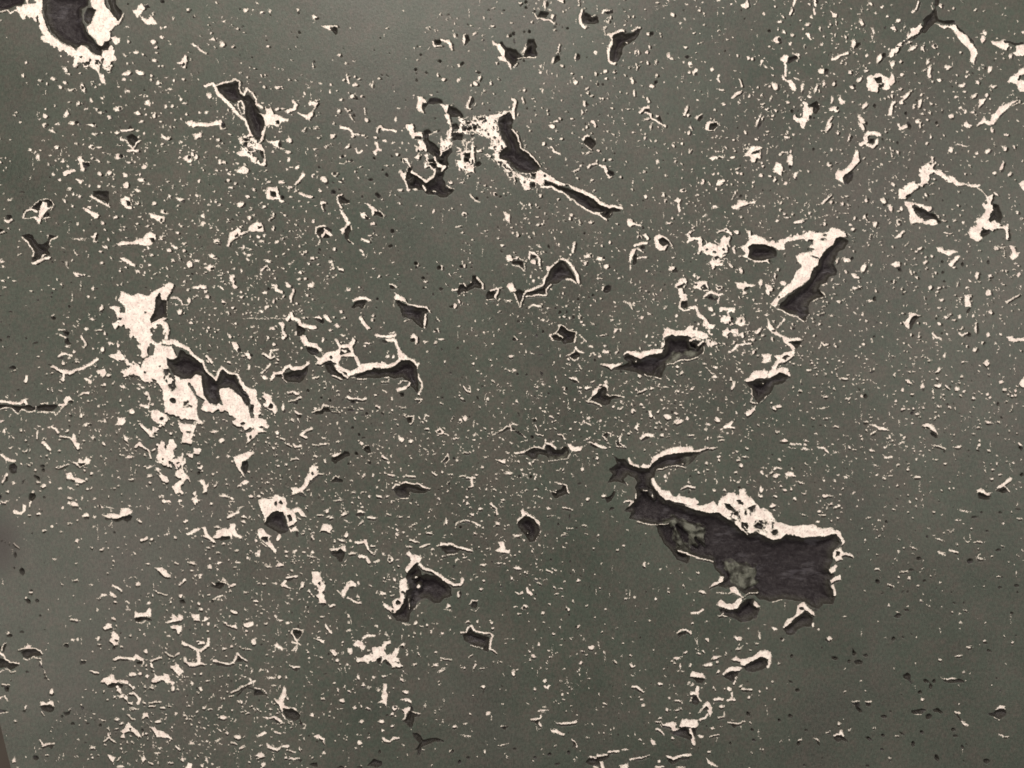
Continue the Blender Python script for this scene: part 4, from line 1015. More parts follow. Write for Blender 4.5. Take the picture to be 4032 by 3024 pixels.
d 1920,350,50,10 1815,392,30,10 1820,580,24,14 1945,755,26,14 1785,1150,80,20,-20 2005,1112,30,20 1640,1190,40,10 1270,1430,40,8,20 1835,1530,50,12 1745,1530,60,40 1300,1510,50,30 1985,1435,50,20 945,1612,44,8 1235,1605,44,20 1890,1275,26,20 2160,1085,50,14 1990,335,24,10 1430,1120,20,8 1825,1372,40,8 1910,590,24,14 1735,625,16,12 2195,780,30 1120,1000,40,12,20 2015,295,20
D 2170,530 2205,545 2195,575 2165,550
P 1805,910 1840,898 1890,935 1940,940 1900,960 1850,940 1810,930
D 1810,932 1850,945 1900,960 1930,955 1915,1000 1870,1005 1820,990
P 1965,925 1990,870 2040,850 2090,795 2110,815 2080,850 2030,890 1990,905
L 10 2050,880 2085,930
D 1970,930 2010,912 2050,897 2075,935 2030,950
L 16 1475,1452 1530,1472
L 18 1575,1437 1635,1458
K 8 1590,1455 1635,1470
L 8 1800,1500 1830,1475
L 10 1145,1625 1205,1620
T 0 3
s 645,40,50,16 1190,65,50,36 1570,168,40,36 2130,145,40,14 225,185,20,30 75,488,30,20 1290,235,40,20 1725,240,30 1730,285,40,30 2025,305,70,30,15 855,537,44,30 860,588,44,16 655,385,50,20 625,378,30,18 980,365,36,30 632,548,36,18 672,545,24 1130,510,26 1050,610,20 570,585,30,14 1260,650,34,50 445,1010,44,50 605,1155,30,14,-30 222,1135,18,40 805,1488,60,20,15 890,1245,44,10 1145,850,60,50 1215,850,36 1275,865,30 2195,570,36,60 2000,605,34,30 2115,870,24 1315,965,60,20 1495,975,40,50 1655,925,40,34,50 1415,1140,50,20 1465,1120,36,14 1160,1148,70,16 1520,1190,30,24 1600,1210,34,16 1920,1228,60,36 1820,1150,34,14 1790,910,40,16 1740,840,26,20 1045,1275,40,26 1005,1238,40,24,30 1365,1255,44,34 1490,1305,20 1240,1365,26,34 1030,1580,44,20,-40 1470,1615,40,20 1575,1580,30,34 1790,1590,24,60 1365,1535,40,20 1655,1445,50,20 2055,1385,60,44,20 1960,1360,30 1890,1415,40,14 1895,1450,40,14 1045,1650,60,20 125,1590,24,50 1800,415,30 1800,480,30,20 1865,432,30,14,-30 1940,630,34,14 2110,625,34,14 2155,628,40,14 2170,820,20,40 1710,1010,16 1000,225,24 1105,290,34,14 845,290,20 1460,515,30,16 1740,1640,30 1385,1490,30,14 1150,965,30,20 1630,1125,30,14 1765,1140,30 1930,1060,16 2010,1160,20 1680,845,20 1945,400,30,20 1095,225,40,14,50 265,140,24,20 930,1063,20 985,1045,20 780,75,26,14
L 16 980,85 1020,100 1050,130
L 20 855,190 880,165 915,160
L 16 955,145 1000,175
L 18 1550,75 1600,35
L 12 1365,140 1440,165
D 1550,210 1590,205 1600,240 1560,245
L 12 1840,205 1880,185 1925,170
D 1850,60 1900,50 1950,55 1940,90 1900,115 1850,100 1820,85
L 12 1835,50 1860,70
L 12 1910,50 1950,55 1970,70
L 18 1970,90 2030,75
d 245,218,36,54,-40 322,215,34,26 85,512,50,30 1840,215,24 985,620,30 860,605,50,12 570,602,40,36 350,345,20 1525,405,44,20 1695,390,40,14 2025,455,40,14 190,487,44,14 265,130,20 210,1170,30,24 310,1570,50,40 630,1275,30,26 760,1275,40,14 720,1140,20 540,1215,24 235,830,34,14 1155,1365,44,24,30 40,590,24,30 385,850,26,30 740,1440,30,12 890,1255,40,8
P 1160,360 1170,305 1200,320 1250,315 1290,275 1305,300 1300,350 1260,345 1200,350
D 1165,370 1200,352 1280,350 1320,385 1290,385 1250,375 1200,400 1170,390
L 7 1180,400 1230,405 1270,377
P 1480,370 1490,325 1510,330 1530,360 1550,325 1590,360 1570,390 1500,395 1450,405 1420,410
P 1465,430 1500,420 1570,430 1570,480 1545,500 1520,460 1480,450
P 1650,320 1680,330 1720,325 1720,360 1725,385 1680,380 1660,350
P 1745,395 1770,345 1810,360 1770,390
P 1920,390 1950,400 2000,430 2040,420 2055,460 2010,450 1960,420
P 2100,410 2150,400 2190,395 2190,430 2140,450 2110,440
P 890,450 930,410 970,420 970,450 910,465
P 960,500 985,475 1010,500 1035,530 1025,590 990,600 960,580 935,560 960,530
D 990,550 1025,560 1010,580
D 180,655 240,630 300,635 350,665 355,690 280,695 240,710 200,695
L 12 165,635 220,620 250,600
L 12 240,625 300,625 350,650 365,670
L 10 200,710 240,720 290,700 340,710 360,730
P 210,610 240,590 265,600 260,625 220,630
D 335,760 360,765 375,800 350,790
L 8 350,720 360,770
L 7 375,810 390,860 420,895
D -40,700 40,720 100,750 170,770 120,800 80,810 40,790 -40,800
L 16 -10,660 30,680 50,720 90,745 160,755
L 9 -10,832 60,797 95,830 130,820
L 9 20,640 30,590 50,570
D 25,620 50,580 60,600 40,650 25,660
L 12 20,930 80,940
D 35,960 80,955 70,1000 40,1000
L 10 40,1040 70,1080
L 10 0,1060 30,1040
D -20,1155 60,1165 60,1180 -20,1175
L 9 0,1190 65,1180
P 345,1090 375,1080 400,1100 430,1080 460,1085 470,1130 420,1115 370,1120 350,1130
D 355,1140 380,1120 430,1125 470,1140 460,1165 420,1180 370,1160
L 7 360,1170 380,1200
D 540,1175 590,1170 620,1155 600,1195 570,1205
D 690,737 740,735 735,760 690,765
L 7 690,725 740,730
L 14 340,1420 375,1465 400,1455 465,1450
D 420,1465 460,1465 450,1500
D 785,1500 830,1505 810,1515
L 14 785,815 850,835
L 26 985,720 1030,700 1100,715 1160,720 1180,690 1230,720
D 1180,740 1230,740 1235,765 1190,765
L 12 1242,740 1227,777
L 18 1310,730 1350,710 1390,700
L 12 1435,665 1490,695 1550,665
P 875,910 920,890 960,840 990,870 1000,890 1110,900 1100,925 1040,920 950,920 920,950 900,930
D 930,937 980,922 1070,935 1060,960 1000,965 930,970
L 12 900,995 930,975
L 22 1020,965 1040,1010 1070,1050 1110,1090 1140,1100
L 22 1130,1015 1180,1030 1210,1060 1195,1100
P 1300,755 1320,770 1340,800 1370,805 1310,800
P 1480,800 1520,800 1530,760 1545,800 1580,820 1570,835 1520,820
P 1310,900 1350,860 1400,850 1470,850 1470,890 1510,910 1480,930 1440,930 1420,900 1350,910
L 24 1580,575 1620,600 1700,635 1740,640 1800,600 1800,540
L 22 1760,580 1720,580
L 28 1700,640 1720,700 1720,750
P 1590,700 1615,700 1620,740 1690,745 1740,740 1790,765 1720,770 1640,785 1620,760 1595,750
P 1830,720 1860,715 1900,740 1980,750 2020,730 2030,760 1960,765 1890,750 1840,745
D 1850,755 1900,760 1960,770 2020,770 1970,790 1920,780 1870,775
L 18 2020,740 2050,660 2080,700 2130,730
D 2050,710 2080,710 2100,745 2040,740
L 18 1995,1010 2040,990 2080,960 2130,940 2200,910
K 14 2050,1040 2090,990 2130,962 2200,985
P 1710,960 1740,950 1750,990 1730,1000
L 12 1290,1095 1340,1085 1390,1090
L 14 1290,1125 1340,1120
P 1090,1200 1110,1190 1130,1220 1175,1235 1140,1240
P 1225,1240 1240,1180 1275,1180 1290,1235 1260,1215
P 1045,1400 1040,1380 1060,1370 1045,1340 1080,1310 1110,1255 1140,1290 1190,1340 1220,1400 1190,1395 1150,1350 1110,1340 1070,1360 1080,1400
G 1110,1315 1135,1315 1130,1335 1115,1332
P 1300,1300 1340,1300 1360,1330 1400,1340 1430,1360 1490,1400 1495,1415 1430,1400 1360,1390 1330,1350
L 16 935,1360 945,1390 900,1430
L 14 945,1390 990,1440
P 925,1540 960,1550 1000,1570 975,1610 950,1580
P 1215,1580 1240,1550 1260,1590 1230,1620
P 1280,1600 1330,1620 1320,1640 1300,1630
P 1590,1670 1620,1610 1655,1615 1650,1670
L 14 1520,1470 1560,1500
L 16 1990,1440 2040,1455
L 16 2080,1490 2110,1470
T 1 3
L 22 270,10 350,0
D 260,30 300,15 340,10 320,35 270,50
L 24 255,40 230,80
P 205,75 260,70 320,115 270,100
P 385,50 420,55 410,100 370,130 390,90
P 480,-40 560,-30 570,50 600,80 595,130 580,150 600,240 540,240 540,200 500,160 540,150 530,90 490,60
D 540,245 600,245 580,265
d 545,68,28 600,70,20 590,140,24,20 420,95,20
L 14 460,130 500,180
P 740,130 780,60 820,40 860,60 865,90 810,90 780,140 760,190 740,170
D 800,105 860,92 830,120
L 10 705,125 740,160
L 16 795,185 850,225 905,235
s 655,262,50,24,-10 1095,148,44,26 1758,160,34,56 1370,405,28,20 1480,420,30,20 1430,430,24,12 210,380,50,24 90,408,34,20 815,650,44,50 750,570,26 1120,505,34,16 670,660,50,50 700,725,30,34 790,760,24 120,880,66,20 205,875,40,34 880,870,24,50 1005,880,26,30,30 1110,865,40,20 1265,900,50,24,30 925,940,30,34 975,965,40,24 485,1195,40,28 575,1063,36,24 1055,990,24,34 745,1075,44,34 970,1145,50,24 1205,1140,50,50 1170,1195,40,24 1085,1260,50,36 1288,1010,44,28 70,1625,40,50 580,1525,34,20 890,1440,44,40 1090,1330,34,24 1835,400,44,16 2045,455,26 2035,410,24,30 1545,768,50,24 1600,815,84,18,-20 1895,770,16,60,10 1955,798,44,14 1865,688,44,12 1970,962,36,36 2000,1185,36,36 1815,1385,60,16,15 1460,1115,10,50 1340,1325,14 800,60,20 80,70,30,20 30,65,30,14 170,65,24 1970,45,24 1945,110,24 1370,500,16,30 1515,495,16,34 1605,495,30,24 570,350,34,16 800,345,24 800,402,30,12 800,470,50,20 1045,430,30,18 270,405,40,20,30 280,235,30,14 880,170,24 1300,680,16,26 40,820,34,20 1800,795,24 150,945,34,14 100,825,20,30 710,980,20,34 770,960,20,30 835,980,18 290,1270,20 1310,1260,12,40 1710,1300,34,24 1810,1270,30,14
d 1772,155,24,40 1265,620,34,34 345,815,24 205,897,34,14 580,1077,30,16 1120,1015,24 1205,1140,20 1545,787,50,12 1620,830,44,10,-20 1955,813,40,10 1865,700,34,8 1970,1000,14,40 1695,1515,26,34 1760,1605,34 1835,1570,44,24 1370,510,10,24 1075,685,24 1210,735,50,20 595,845,40,14,-20 30,1075,20 2120,90,24 1065,1520,24,34
L 14 1850,240 1870,210 1910,215
D 1870,225 1915,225 1900,280 1855,270
L 6 1860,290 1900,300 1920,270
P 1630,280 1660,240 1690,270 1670,275
D 1650,277 1700,272 1680,295
L 6 1630,290 1690,302
L 12 405,462 320,460 310,500 360,560 400,490 405,462
D 330,477 400,475 385,530 360,548 325,500
L 16 315,570 380,590
L 14 320,640 350,600 360,570
L 16 340,650 350,610
P 155,600 180,570 200,600 240,615 230,640 180,625
P 490,530 560,550 600,560 590,585 540,560
L 18 600,420 620,460 650,490
L 12 170,345 180,375
P 915,530 960,500 1035,515 1020,530 960,530 930,545
P 835,590 870,560 890,560 900,590 945,620 930,635 880,610 840,605
P 1240,580 1285,575 1280,610 1260,600
P 870,700 890,710 940,680 1000,670 1020,630 1080,610 1100,560 1150,570 1120,610 1110,650 1130,690 1160,690 1180,650 1220,645 1220,670 1190,700 1240,710 1240,740 1200,750 1260,775 1240,790 1180,790 1160,750 1110,730 1080,780 1060,740 1040,730 940,740 880,755
D 1040,720 1080,700 1080,770 1050,750
D 1110,740 1150,750 1180,780 1130,770
P 285,765 330,775 380,775 370,795 320,795
P 150,1060 200,1070 230,990 240,950 265,985 255,1040 230,1090 240,1120 300,1140 340,1130 390,1200 350,1160 300,1150 230,1150 230,1190 265,1240 230,1210 215,1150 200,1120
D 235,1172 260,1152 320,1147 390,1210 370,1240 330,1260 300,1230 260,1230
L 8 270,1240 310,1250 320,1280
L 8 375,1260 430,1280 425,1310 385,1320
D 380,1240 410,1280 400,1300 375,1270
P 50,1220 130,1215 160,1205 210,1240 240,1250 200,1260 150,1230 100,1235
D 110,1237 170,1242 220,1265 180,1270
L 6 180,1273 240,1262
D -20,980 40,990 80,1025 30,1035 -20,1040
L 8 -10,970 50,975 95,1020
P 1100,930 1130,930 1130,990 1140,1020 1130,1080 1125,1130 1100,1100 1050,1100 1090,1070 1080,1040 1100,1000
P 1240,1070 1300,1050 1350,1085 1345,1100 1300,1085
P 1260,1150 1290,1140 1330,1130 1330,1160 1305,1190 1290,1240 1260,1255 1290,1200
D 1330,1110 1355,1130 1360,1170 1400,1200 1420,1220 1370,1220 1350,1310 1330,1310 1280,1260 1310,1200 1330,1170
L 8 1350,1170 1390,1190 1420,1195
D 1350,1350 1400,1360 1430,1390 1440,1420 1500,1400 1560,1400 1630,1425 1620,1440 1540,1435 1480,1460 1430,1480 1420,1550 1400,1555 1400,1510 1370,1500 1410,1450 1370,1400
P 490,1380 540,1370 590,1400 600,1460 570,1420 520,1400
D 540,1405 580,1415 580,1440
P 85,1440 120,1460 180,1490 240,1460 290,1460 280,1480 220,1485 180,1515 130,1500 100,1480
L 12 270,1500 340,1525
P -20,1550 40,1510 80,1560 50,1570 0,1560
L 14 290,1575 370,1575
D 350,1585 400,1585 380,1610
D 460,1625 530,1610 530,1659 470,1640
D 960,1640 1020,1580 1090,1600 1090,1640 1040,1659
D 670,1670 750,1640 770,1670
D 850,1640 920,1640 930,1670
L 20 1095,1400 1150,1430 1190,1400 1230,1400
L 22 20,1380 80,1350
L 18 170,1350 210,1360
L 16 1770,490 1810,490 1840,440 1860,430 1900,480 1960,490 2020,495 2045,520 2030,580 2025,630 2075,660
D 1780,510 1830,485 1852,455 1900,495 1950,515 2020,530 2015,600 2010,660 1970,650 1970,620 1900,610 1850,590 1800,560
L 6 1850,600 1960,625
L 10 1595,710 1690,725
D 1600,720 1700,730 1640,742
D 2110,1300 2195,1290 2160,1320 2160,1345 2120,1310
L 7 2110,1290 2160,1290
L 7 2095,1465 2180,1445
T 2 3
s 200,30,34,20 245,65,40,14 575,42,34,28 100,268,56,40 60,325,36,20 483,285,36,34 567,435,34,26 190,697,50,28,20 690,620,50,36 615,652,26,20 600,748,36,26 290,910,26,34 200,985,28 1280,930,36,30 1115,1070,24 800,1105,36,24 435,1025,20 15,840,34,60,-15 1640,140,60,24 1355,130,18 1480,85,24,34,-20 1690,392,26,14 2110,250,34,80,-35 1425,713,56,22 1500,660,50,20,-20 1955,535,70,40 1970,628,40,18,20 2110,582,28,20 1775,750,24,30 1535,765,24,34 1650,655,20,26 1850,670,16,40 1875,975,44,40 2050,1050,36,26 1805,1135,44,30 1220,1435,60,40,30 1630,1385,50,30 1720,1315,36,30 1255,1260,30,16 1270,1600,30 1360,1055,24,30 1740,965,24 1785,825,24,34 1980,950,26 2135,998,26 1425,1158,36,20 1455,1145,24,16 1430,1080,60,16 1390,1400,24,30 1700,1520,26 1450,780,18,44 1600,560,10,50 1690,548,24,34,-30 1250,200,22 30,262,30,14 385,155,30,12 430,105,20 455,50,24,10,-30 525,220,16,24 270,325,24 325,240,20,14 1060,180,18 760,105,18 875,740,24,14 900,748,24 230,600,24,30,-30 425,905,16
L 14 30,135 60,150 95,140
L 20 130,110 145,145 170,150
d 107,272,32,26 465,290,20,24 555,440,20,26 490,335,24,20 180,710,34,16,20 680,640,36,12 1030,797,34,12 1070,980,44,12,40 800,1117,30,10 575,58,24,8 590,760,24,10 490,1525,30,40 325,1540,34,30 195,1565,34,20 1890,1445 2090,1420,34,26 1685,1300,20 620,665,20 1110,535,18 20,1495,40,20 2075,1330,30 400,1620,60,20
P 1010,760 1030,755 1050,780 1070,770 1060,795 1030,790
L 14 285,955 310,970 325,950
L 20 1050,960 1090,960 1130,1000
L 14 1430,490 1460,465 1500,460 1550,495
D 1425,500 1460,490 1500,480 1520,500 1480,510 1440,545
L 18 1550,325 1610,315 1650,290
P 1700,105 1740,60 1790,40 1800,0 1830,0 1820,50 1760,85
P 1770,250 1800,195 1850,240 1910,240 1970,190 1980,180 1990,220 1950,280 1880,290 1820,270
D 1790,280 1880,295 1950,285 2000,230 2040,200 2090,190 2140,240 2140,290 2120,360 2060,390 1980,400 1930,380 1850,345 1800,310
s 2110,250,32,80,-35
L 12 1790,350 1830,320
L 10 1790,342 1855,347
L 8 1770,140 1880,150 1940,110 1980,170
P 1720,720 1740,690 1810,690 1770,720
P 1640,765 1730,745 1730,775 1660,775
L 12 2130,480 2145,540
P 1535,870 1560,820 1660,840 1675,890 1620,875
D 1550,880 1620,880 1670,895 1640,930 1600,920
P 1820,850 1870,790 1940,780 1985,790 1970,820 1900,825 1850,840 1830,865
D 1820,870 1880,832 1970,827 1950,860 1920,920 1870,900
L 14 1935,870 1920,930
P 1900,720 1940,690 1950,710 2000,715 2090,690 2140,650 2212,650 2240,660 2240,700 2212,720 2150,700 2090,740 2010,780 1980,770 1980,740 1920,735
D 2000,790 2070,742 2150,707 2205,722 2208,790 2150,820 2080,830 2020,820
L 26 2230,680 2225,740 2212,780
L 24 1545,1020 1600,1010 1610,960
L 16 1610,1010 1610,1050 1630,1080
D 1560,1040 1600,1035 1620,1080 1600,1120 1560,1100
L 12 1545,1080 1550,1050
P 1605,1190 1650,1120 1690,1075 1720,1130 1730,1180 1710,1220 1695,1180 1670,1140 1640,1160
D 1640,1152 1680,1122 1700,1150 1660,1165
L 20 1625,1245 1670,1225 1690,1200
P 1730,1060 1780,1045 1830,1055 1820,1075 1750,1080
L 26 1860,1075 1920,1065
L 22 1890,1060 1900,1005
L 20 1995,980 2070,985
D 2000,997 2060,1002 2030,1015
L 14 1785,1225 1830,1210 1830,1175
D 2025,1165 2065,1175 2060,1205 2030,1205
L 10 1870,1265 1960,1275 2010,1250
D 1880,1275 1950,1282 1920,1320
L 10 1705,1390 1790,1370
P 1285,1250 1310,1280 1390,1260 1420,1270 1410,1310 1440,1320 1430,1340 1390,1340 1360,1310 1300,1290
P 1440,1300 1470,1240 1510,1230 1540,1245 1600,1245 1605,1300 1580,1320 1500,1300 1460,1315
D 1340,1342 1390,1347 1440,1330 1500,1302 1590,1325 1600,1330 1570,1430 1500,1400 1400,1370
L 24 1540,1325 1560,1390 1575,1450
L 20 1240,1320 1275,1330 1310,1370
L 18 175,1240 240,1235 250,1210
L 14 230,1170 310,1155
L 16 235,1270 255,1300
L 10 270,1130 300,1130
D 175,1247 235,1250 230,1300 200,1270
P 365,1255 400,1270 460,1260 510,1265 560,1235 560,1270 500,1285 440,1285 390,1280
K 8 430,1290 490,1290
P 335,1320 380,1325 455,1365 445,1385 380,1360 345,1340
L 12 520,1415 565,1470
D 530,1430 560,1460 530,1480
D 640,1590 690,1570 770,1560 840,1540 840,1570 770,1600 760,1640 700,1640 630,1620
L 14 670,1560 730,1570
L 16 740,1550 820,1545
L 20 845,1520 920,1515
P 760,1600 790,1600 800,1670 770,1660
L 12 700,1650 740,1655
L 12 955,1505 1000,1500
L 12 1025,1590 1070,1580 1130,1565 1185,1545
P 935,1680 940,1635 1000,1620 1000,1680
L 24 1350,1560 1390,1580 1470,1545 1540,1545
D 1350,1580 1400,1592 1460,1572 1540,1562 1530,1590 1450,1595 1400,1620 1380,1635 1350,1610
P 1670,1570 1700,1590 1780,1640 1770,1650 1700,1630
L 14 1240,1645 1310,1645
L 12 1430,1650 1490,1650
T 3 3
P 130,455 160,370 230,350 250,310 260,250 300,225 340,260 400,310 410,340 370,330 320,290 290,330 230,370 190,410 150,455
D 140,460 200,407 290,337 320,302 370,340 400,360 380,420 370,440 310,440 260,460 230,500 200,520 160,500
s 392,425,26,44 445,458,20,16 62,455,44,34 125,555,30,20 517,545,30,40,-30 1203,268,14 1340,1068,30 1645,690,60,20 1485,720,40,18,40 1745,615,44,18,-25 1700,298,30,14,30 1668,398,30,20 1875,561,30,14 2110,573,34,20,30 605,1280,30,30 515,1346,40,14 275,1418,40,14 425,1412,34,16,40 920,1315,30,14 705,1328,30,14 1055,1573,28,12 1675,905,14 1390,258,34,10,20 1040,252,18 1655,330,18 1595,315,16 1880,403,20,12 660,355,20,10 1865,90,14 1490,60,18 40,915,12,20 55,1065,14 1120,310,20,10 1935,940,12 1650,1108,12 1690,835,20
P -30,640 0,648 25,660 30,700 0,780 -10,780 5,710
L 12 1040,72 1080,95
D 1050,97 1085,92 1060,130
D 1165,285 1200,290 1240,310 1190,310
D 1085,345 1120,322 1160,335 1130,360 1090,355
D 730,615 770,670 750,695 730,685
D 815,680 860,665 870,690 840,700
D 745,740 780,725 825,740 815,765 765,765
D 1165,860 1210,835 1235,860 1230,900 1250,930 1240,935 1210,900 1175,890
D 1330,890 1370,895 1400,920 1420,950 1410,975 1390,970 1395,930 1350,920
d 290,280,34,24 115,545,30,26 505,555,24,34,-30 945,48,36,44,-30 985,152,34,12 1170,138,40,12,-30 580,708,60,36 705,740,28,30 205,690,30 1440,905,34 1315,1005,40,34 1655,705,50,8 1882,582,40,20 1905,650,44,24 2110,322,34,26 1390,1215,50,50 1060,1172,30,20 195,1208,50,30,20 100,1245,30 255,985,40,34 195,910,34,20,45 605,1302,24,16 520,1362,40,14 270,1445,36,40 435,1445,24,50,-30 1255,1450,34,50 985,1495,36,24 1460,1570,36,60,-20 1885,1600,60,44 315,1630,34,24 470,1575,24,14 990,1375,30 1605,1330,34,30 1620,1385,50,20 860,1640,34,24 330,1330,30,20 1605,235,34,14 1085,545,34 1165,525,20 2005,98,34,24 2155,140,20 2145,85,44,24 1350,40,30,20,-40 1240,505,30,14,45 1330,1350,30,34 1680,1480,34,30 1715,1450,24,14
P 1490,875 1550,885 1600,875 1645,885 1600,895 1550,900
D 1510,897 1600,902 1650,888 1700,905 1700,920 1580,925 1530,915
L 12 735,1083 790,1080
D 725,1095 790,1095 790,1130 820,1180 790,1180 755,1150 750,1120
L 10 840,1090 895,1085
D 840,1097 895,1100 890,1135 845,1125
D 1240,1160 1300,1150 1380,1155 1330,1185 1280,1195 1240,1185
L 5 1270,1198 1320,1192
D 1415,1160 1470,1145 1520,1180 1500,1190 1430,1175
D 965,1205 1000,1195 1030,1215 1020,1235 980,1220
L 12 1615,1180 1660,1180
K 14 1635,1192 1670,1260 1700,1300
L 16 1670,1250 1690,1275 1725,1290
P 1960,1155 2000,1115 2050,1130 2045,1155 2000,1145
D 1885,1185 1950,1175 2000,1150 2055,1165 2060,1200 2000,1245 1950,1220
L 7 1950,1225 2000,1250
L 10 2000,1370 2040,1385 2080,1385
d 2055,1400,40,14
L 18 570,1380 620,1370 635,1340 650,1375
D 570,1390 630,1382 660,1395 700,1440 640,1420 600,1435 575,1415
D 830,1390 870,1385 910,1425 870,1425
D 1130,1340 1180,1370 1150,1375
D 1040,1582 1075,1585 1050,1605
T 0 1
F 880,1000 1100,960 1300,1130 1420,1120 1500,1260 1380,1340 1300,1450 1200,1480 1240,1659 1000,1659 900,1400 980,1200
T 0 2
F 1150,0 1480,150 1700,300 1750,500 1750,1050 1400,1050 1300,600 1250,300
F 1750,200 2212,-150 2350,0 2350,450 2100,420
T 0 0
F 320,280 640,400 900,420 1050,300 1080,600 900,760 560,640 350,420
F 130,30 330,-40 380,100 320,200 120,180
F 1990,1150 2250,1130 2330,1450 2100,1450 1990,1330
T 1 0
F 1300,1060 1500,1060 1700,980 2150,950 2200,1300 2280,1520 2400,1659 2050,1420 1900,1560 1600,1450 1400,1400 1220,1500 1220,1100
T 2 1
F 1460,330 1950,330 1950,680 1650,680 1460,480
F 1400,1150 1900,950 2100,1300 1700,1380
T 3 1
F 0,420 400,300 700,310 660,420 430,470 250,500 0,1000 -50,700
F 1160,80 1520,120 1520,290 1200,290
F 1700,0 2100,0 2100,420 1700,440
T 3 0
F 840,620 1110,620 1100,800 840,800
F 200,880 400,870 350,1120 200,1080
F 1130,1330 1840,1450 1840,1640 1130,1720
F 1030,180 1350,180 1300,400 1020,520
T 1 3
F 860,550 1270,550 1270,800 860,800
F 470,-40 610,-40 610,250 470,250
T 0 3
F 870,830 1120,830 1220,1120 1000,1110 870,1000
F 1290,740 1600,740 1600,950 1290,950
T 2 2
F 1800,920 2050,900 2200,1080 2400,1220 2850,1230 2850,1320 2300,1320 1990,1250
F 1190,800 1620,960 1700,1110 1400,1020
T 3 0
L 12 1800,1610 1830,1640 1860,1670 1890,1700
L 14 1560,1530 1640,1580 1780,1600
L 18 1340,1440 1340,1570 1260,1610 1160,1670
L 10 2180,880 2120,910
T 3 1
L 22 1290,-40 1190,20 1150,50
T 1 0
W 1840,1000 2010,990 2150,960 2080,1060 2140,1230 2080,1360 2020,1220 1900,1150 1780,1150 1690,1140 1780,1040
W 1580,1180 1700,1180 1700,1240 1620,1340 1590,1360
W 1740,1200 1890,1200 1890,1480 1820,1500 1730,1430
W 1380,1330 1520,1330 1560,1480 1450,1400
W 1240,1370 1340,1380 1330,1560 1260,1500
W 2060,1380 2190,1400 2330,1600 2240,1600
T 2 0
W 60,1500 250,1480 350,1560 250,1600 150,1640 100,1600
T 2 1
W 1600,420 1880,400 1880,620 1700,640
W 1540,1250 1700,1250 1680,1340 1560,1330
T 0 0
W 2060,1170 2212,1190 2212,1400 2100,1330
T 2 2
L 13 1440,1440 1500,1462 1560,1490 1640,1512 1735,1532
L 8 1990,1850 2050,1805 2130,1800
P 1880,1752 1930,1745 1975,1810 1990,1850 1945,1820 1900,1795
L 7 2250,1880 2330,1870
"""

# ---------------------------------------------------------------- fields over the panel
STEP = 3.3
gx = np.arange(-200, 4232.1, STEP)
gy = np.arange(-150, 3174.1, STEP)
NX, NY = len(gx), len(gy)
rng = np.random.default_rng(7)

def vnoise(cell, seed):
    """smooth value noise on the grid, cell in photo pixels, range about -1..1"""
    r = np.random.default_rng(seed)
    a, b = int(5200 / cell) + 4, int(4200 / cell) + 4
    lat = r.uniform(-1, 1, (b, a)).astype(np.float32)
    fx = (gx + 400) / cell; fy = (gy + 400) / cell
    ix = fx.astype(int); iy = fy.astype(int)
    tx = fx - ix; ty = fy - iy
    tx = (tx * tx * (3 - 2 * tx)).astype(np.float32); ty = (ty * ty * (3 - 2 * ty)).astype(np.float32)
    r0 = lat[iy][:, ix] * (1 - tx) + lat[iy][:, ix + 1] * tx
    r1 = lat[iy + 1][:, ix] * (1 - tx) + lat[iy + 1][:, ix + 1] * tx
    return r0 * (1 - ty[:, None]) + r1 * ty[:, None]

XW = gx[None, :].astype(np.float32) + 2.6 * vnoise(22, 1) + 1.5 * vnoise(9, 2) + 1.1 * vnoise(5, 5)
YW = gy[:, None].astype(np.float32) + 2.6 * vnoise(22, 3) + 1.5 * vnoise(9, 4) + 1.1 * vnoise(5, 6)

pale = np.full((NY, NX), -30, np.float32)
cav = np.full((NY, NX), -30, np.float32)
rock = np.full((NY, NX), -30, np.float32)
WEB = vnoise(21, 81) + .45 * vnoise(10, 82)
SCR = .8 * vnoise(12, 61) + .7 * vnoise(24, 62) + .35 * vnoise(6, 63)
fid = np.zeros((NY, NX), np.int32)     # which feature covers the point (0 = skin)
dens = np.zeros((NY, NX), np.float32)
PIT_ID, SPECK_ID = 1, 2
kinds = {}                              # id -> 'cavity' / 'patch'
next_id = 10

def cut(d):                             # how far an overlaid shape pushes the other field down
    e = -d
    return e + np.maximum(e - 5, 0) ** 2 * 3

def window(x0, y0, x1, y1, m=16):
    i0 = max(int((x0 - m - gx[0]) / STEP), 0); i1 = min(int((x1 + m - gx[0]) / STEP) + 2, NX)
    j0 = max(int((y0 - m - gy[0]) / STEP), 0); j1 = min(int((y1 + m - gy[0]) / STEP) + 2, NY)
    if i1 <= i0 or j1 <= j0: return None
    return slice(j0, j1), slice(i0, i1)

def seg_dist(X, Y, a, b):
    dx, dy = b[0] - a[0], b[1] - a[1]
    l2 = dx * dx + dy * dy + 1e-6
    t = np.clip(((X - a[0]) * dx + (Y - a[1]) * dy) / l2, 0, 1)
    return (X - a[0] - t * dx) ** 2 + (Y - a[1] - t * dy) ** 2

def poly_sdf(X, Y, P):
    d2 = np.full(X.shape, 1e12, np.float32); ins = np.zeros(X.shape, bool)
    n = len(P)
    for k in range(n):
        a, b = P[k], P[(k + 1) % n]
        d2 = np.minimum(d2, seg_dist(X, Y, a, b))
        if a[1] != b[1]:
            c = ((a[1] > Y) != (b[1] > Y)) & (X < (b[0] - a[0]) * (Y - a[1]) / (b[1] - a[1]) + a[0])
            ins ^= c
    d = np.sqrt(d2)
    return np.where(ins, d, -d)

def line_sdf(X, Y, P, w):
    d2 = np.full(X.shape, 1e12, np.float32)
    for a, b in zip(P[:-1], P[1:]):
        d2 = np.minimum(d2, seg_dist(X, Y, a, b))
    return w - np.sqrt(d2)

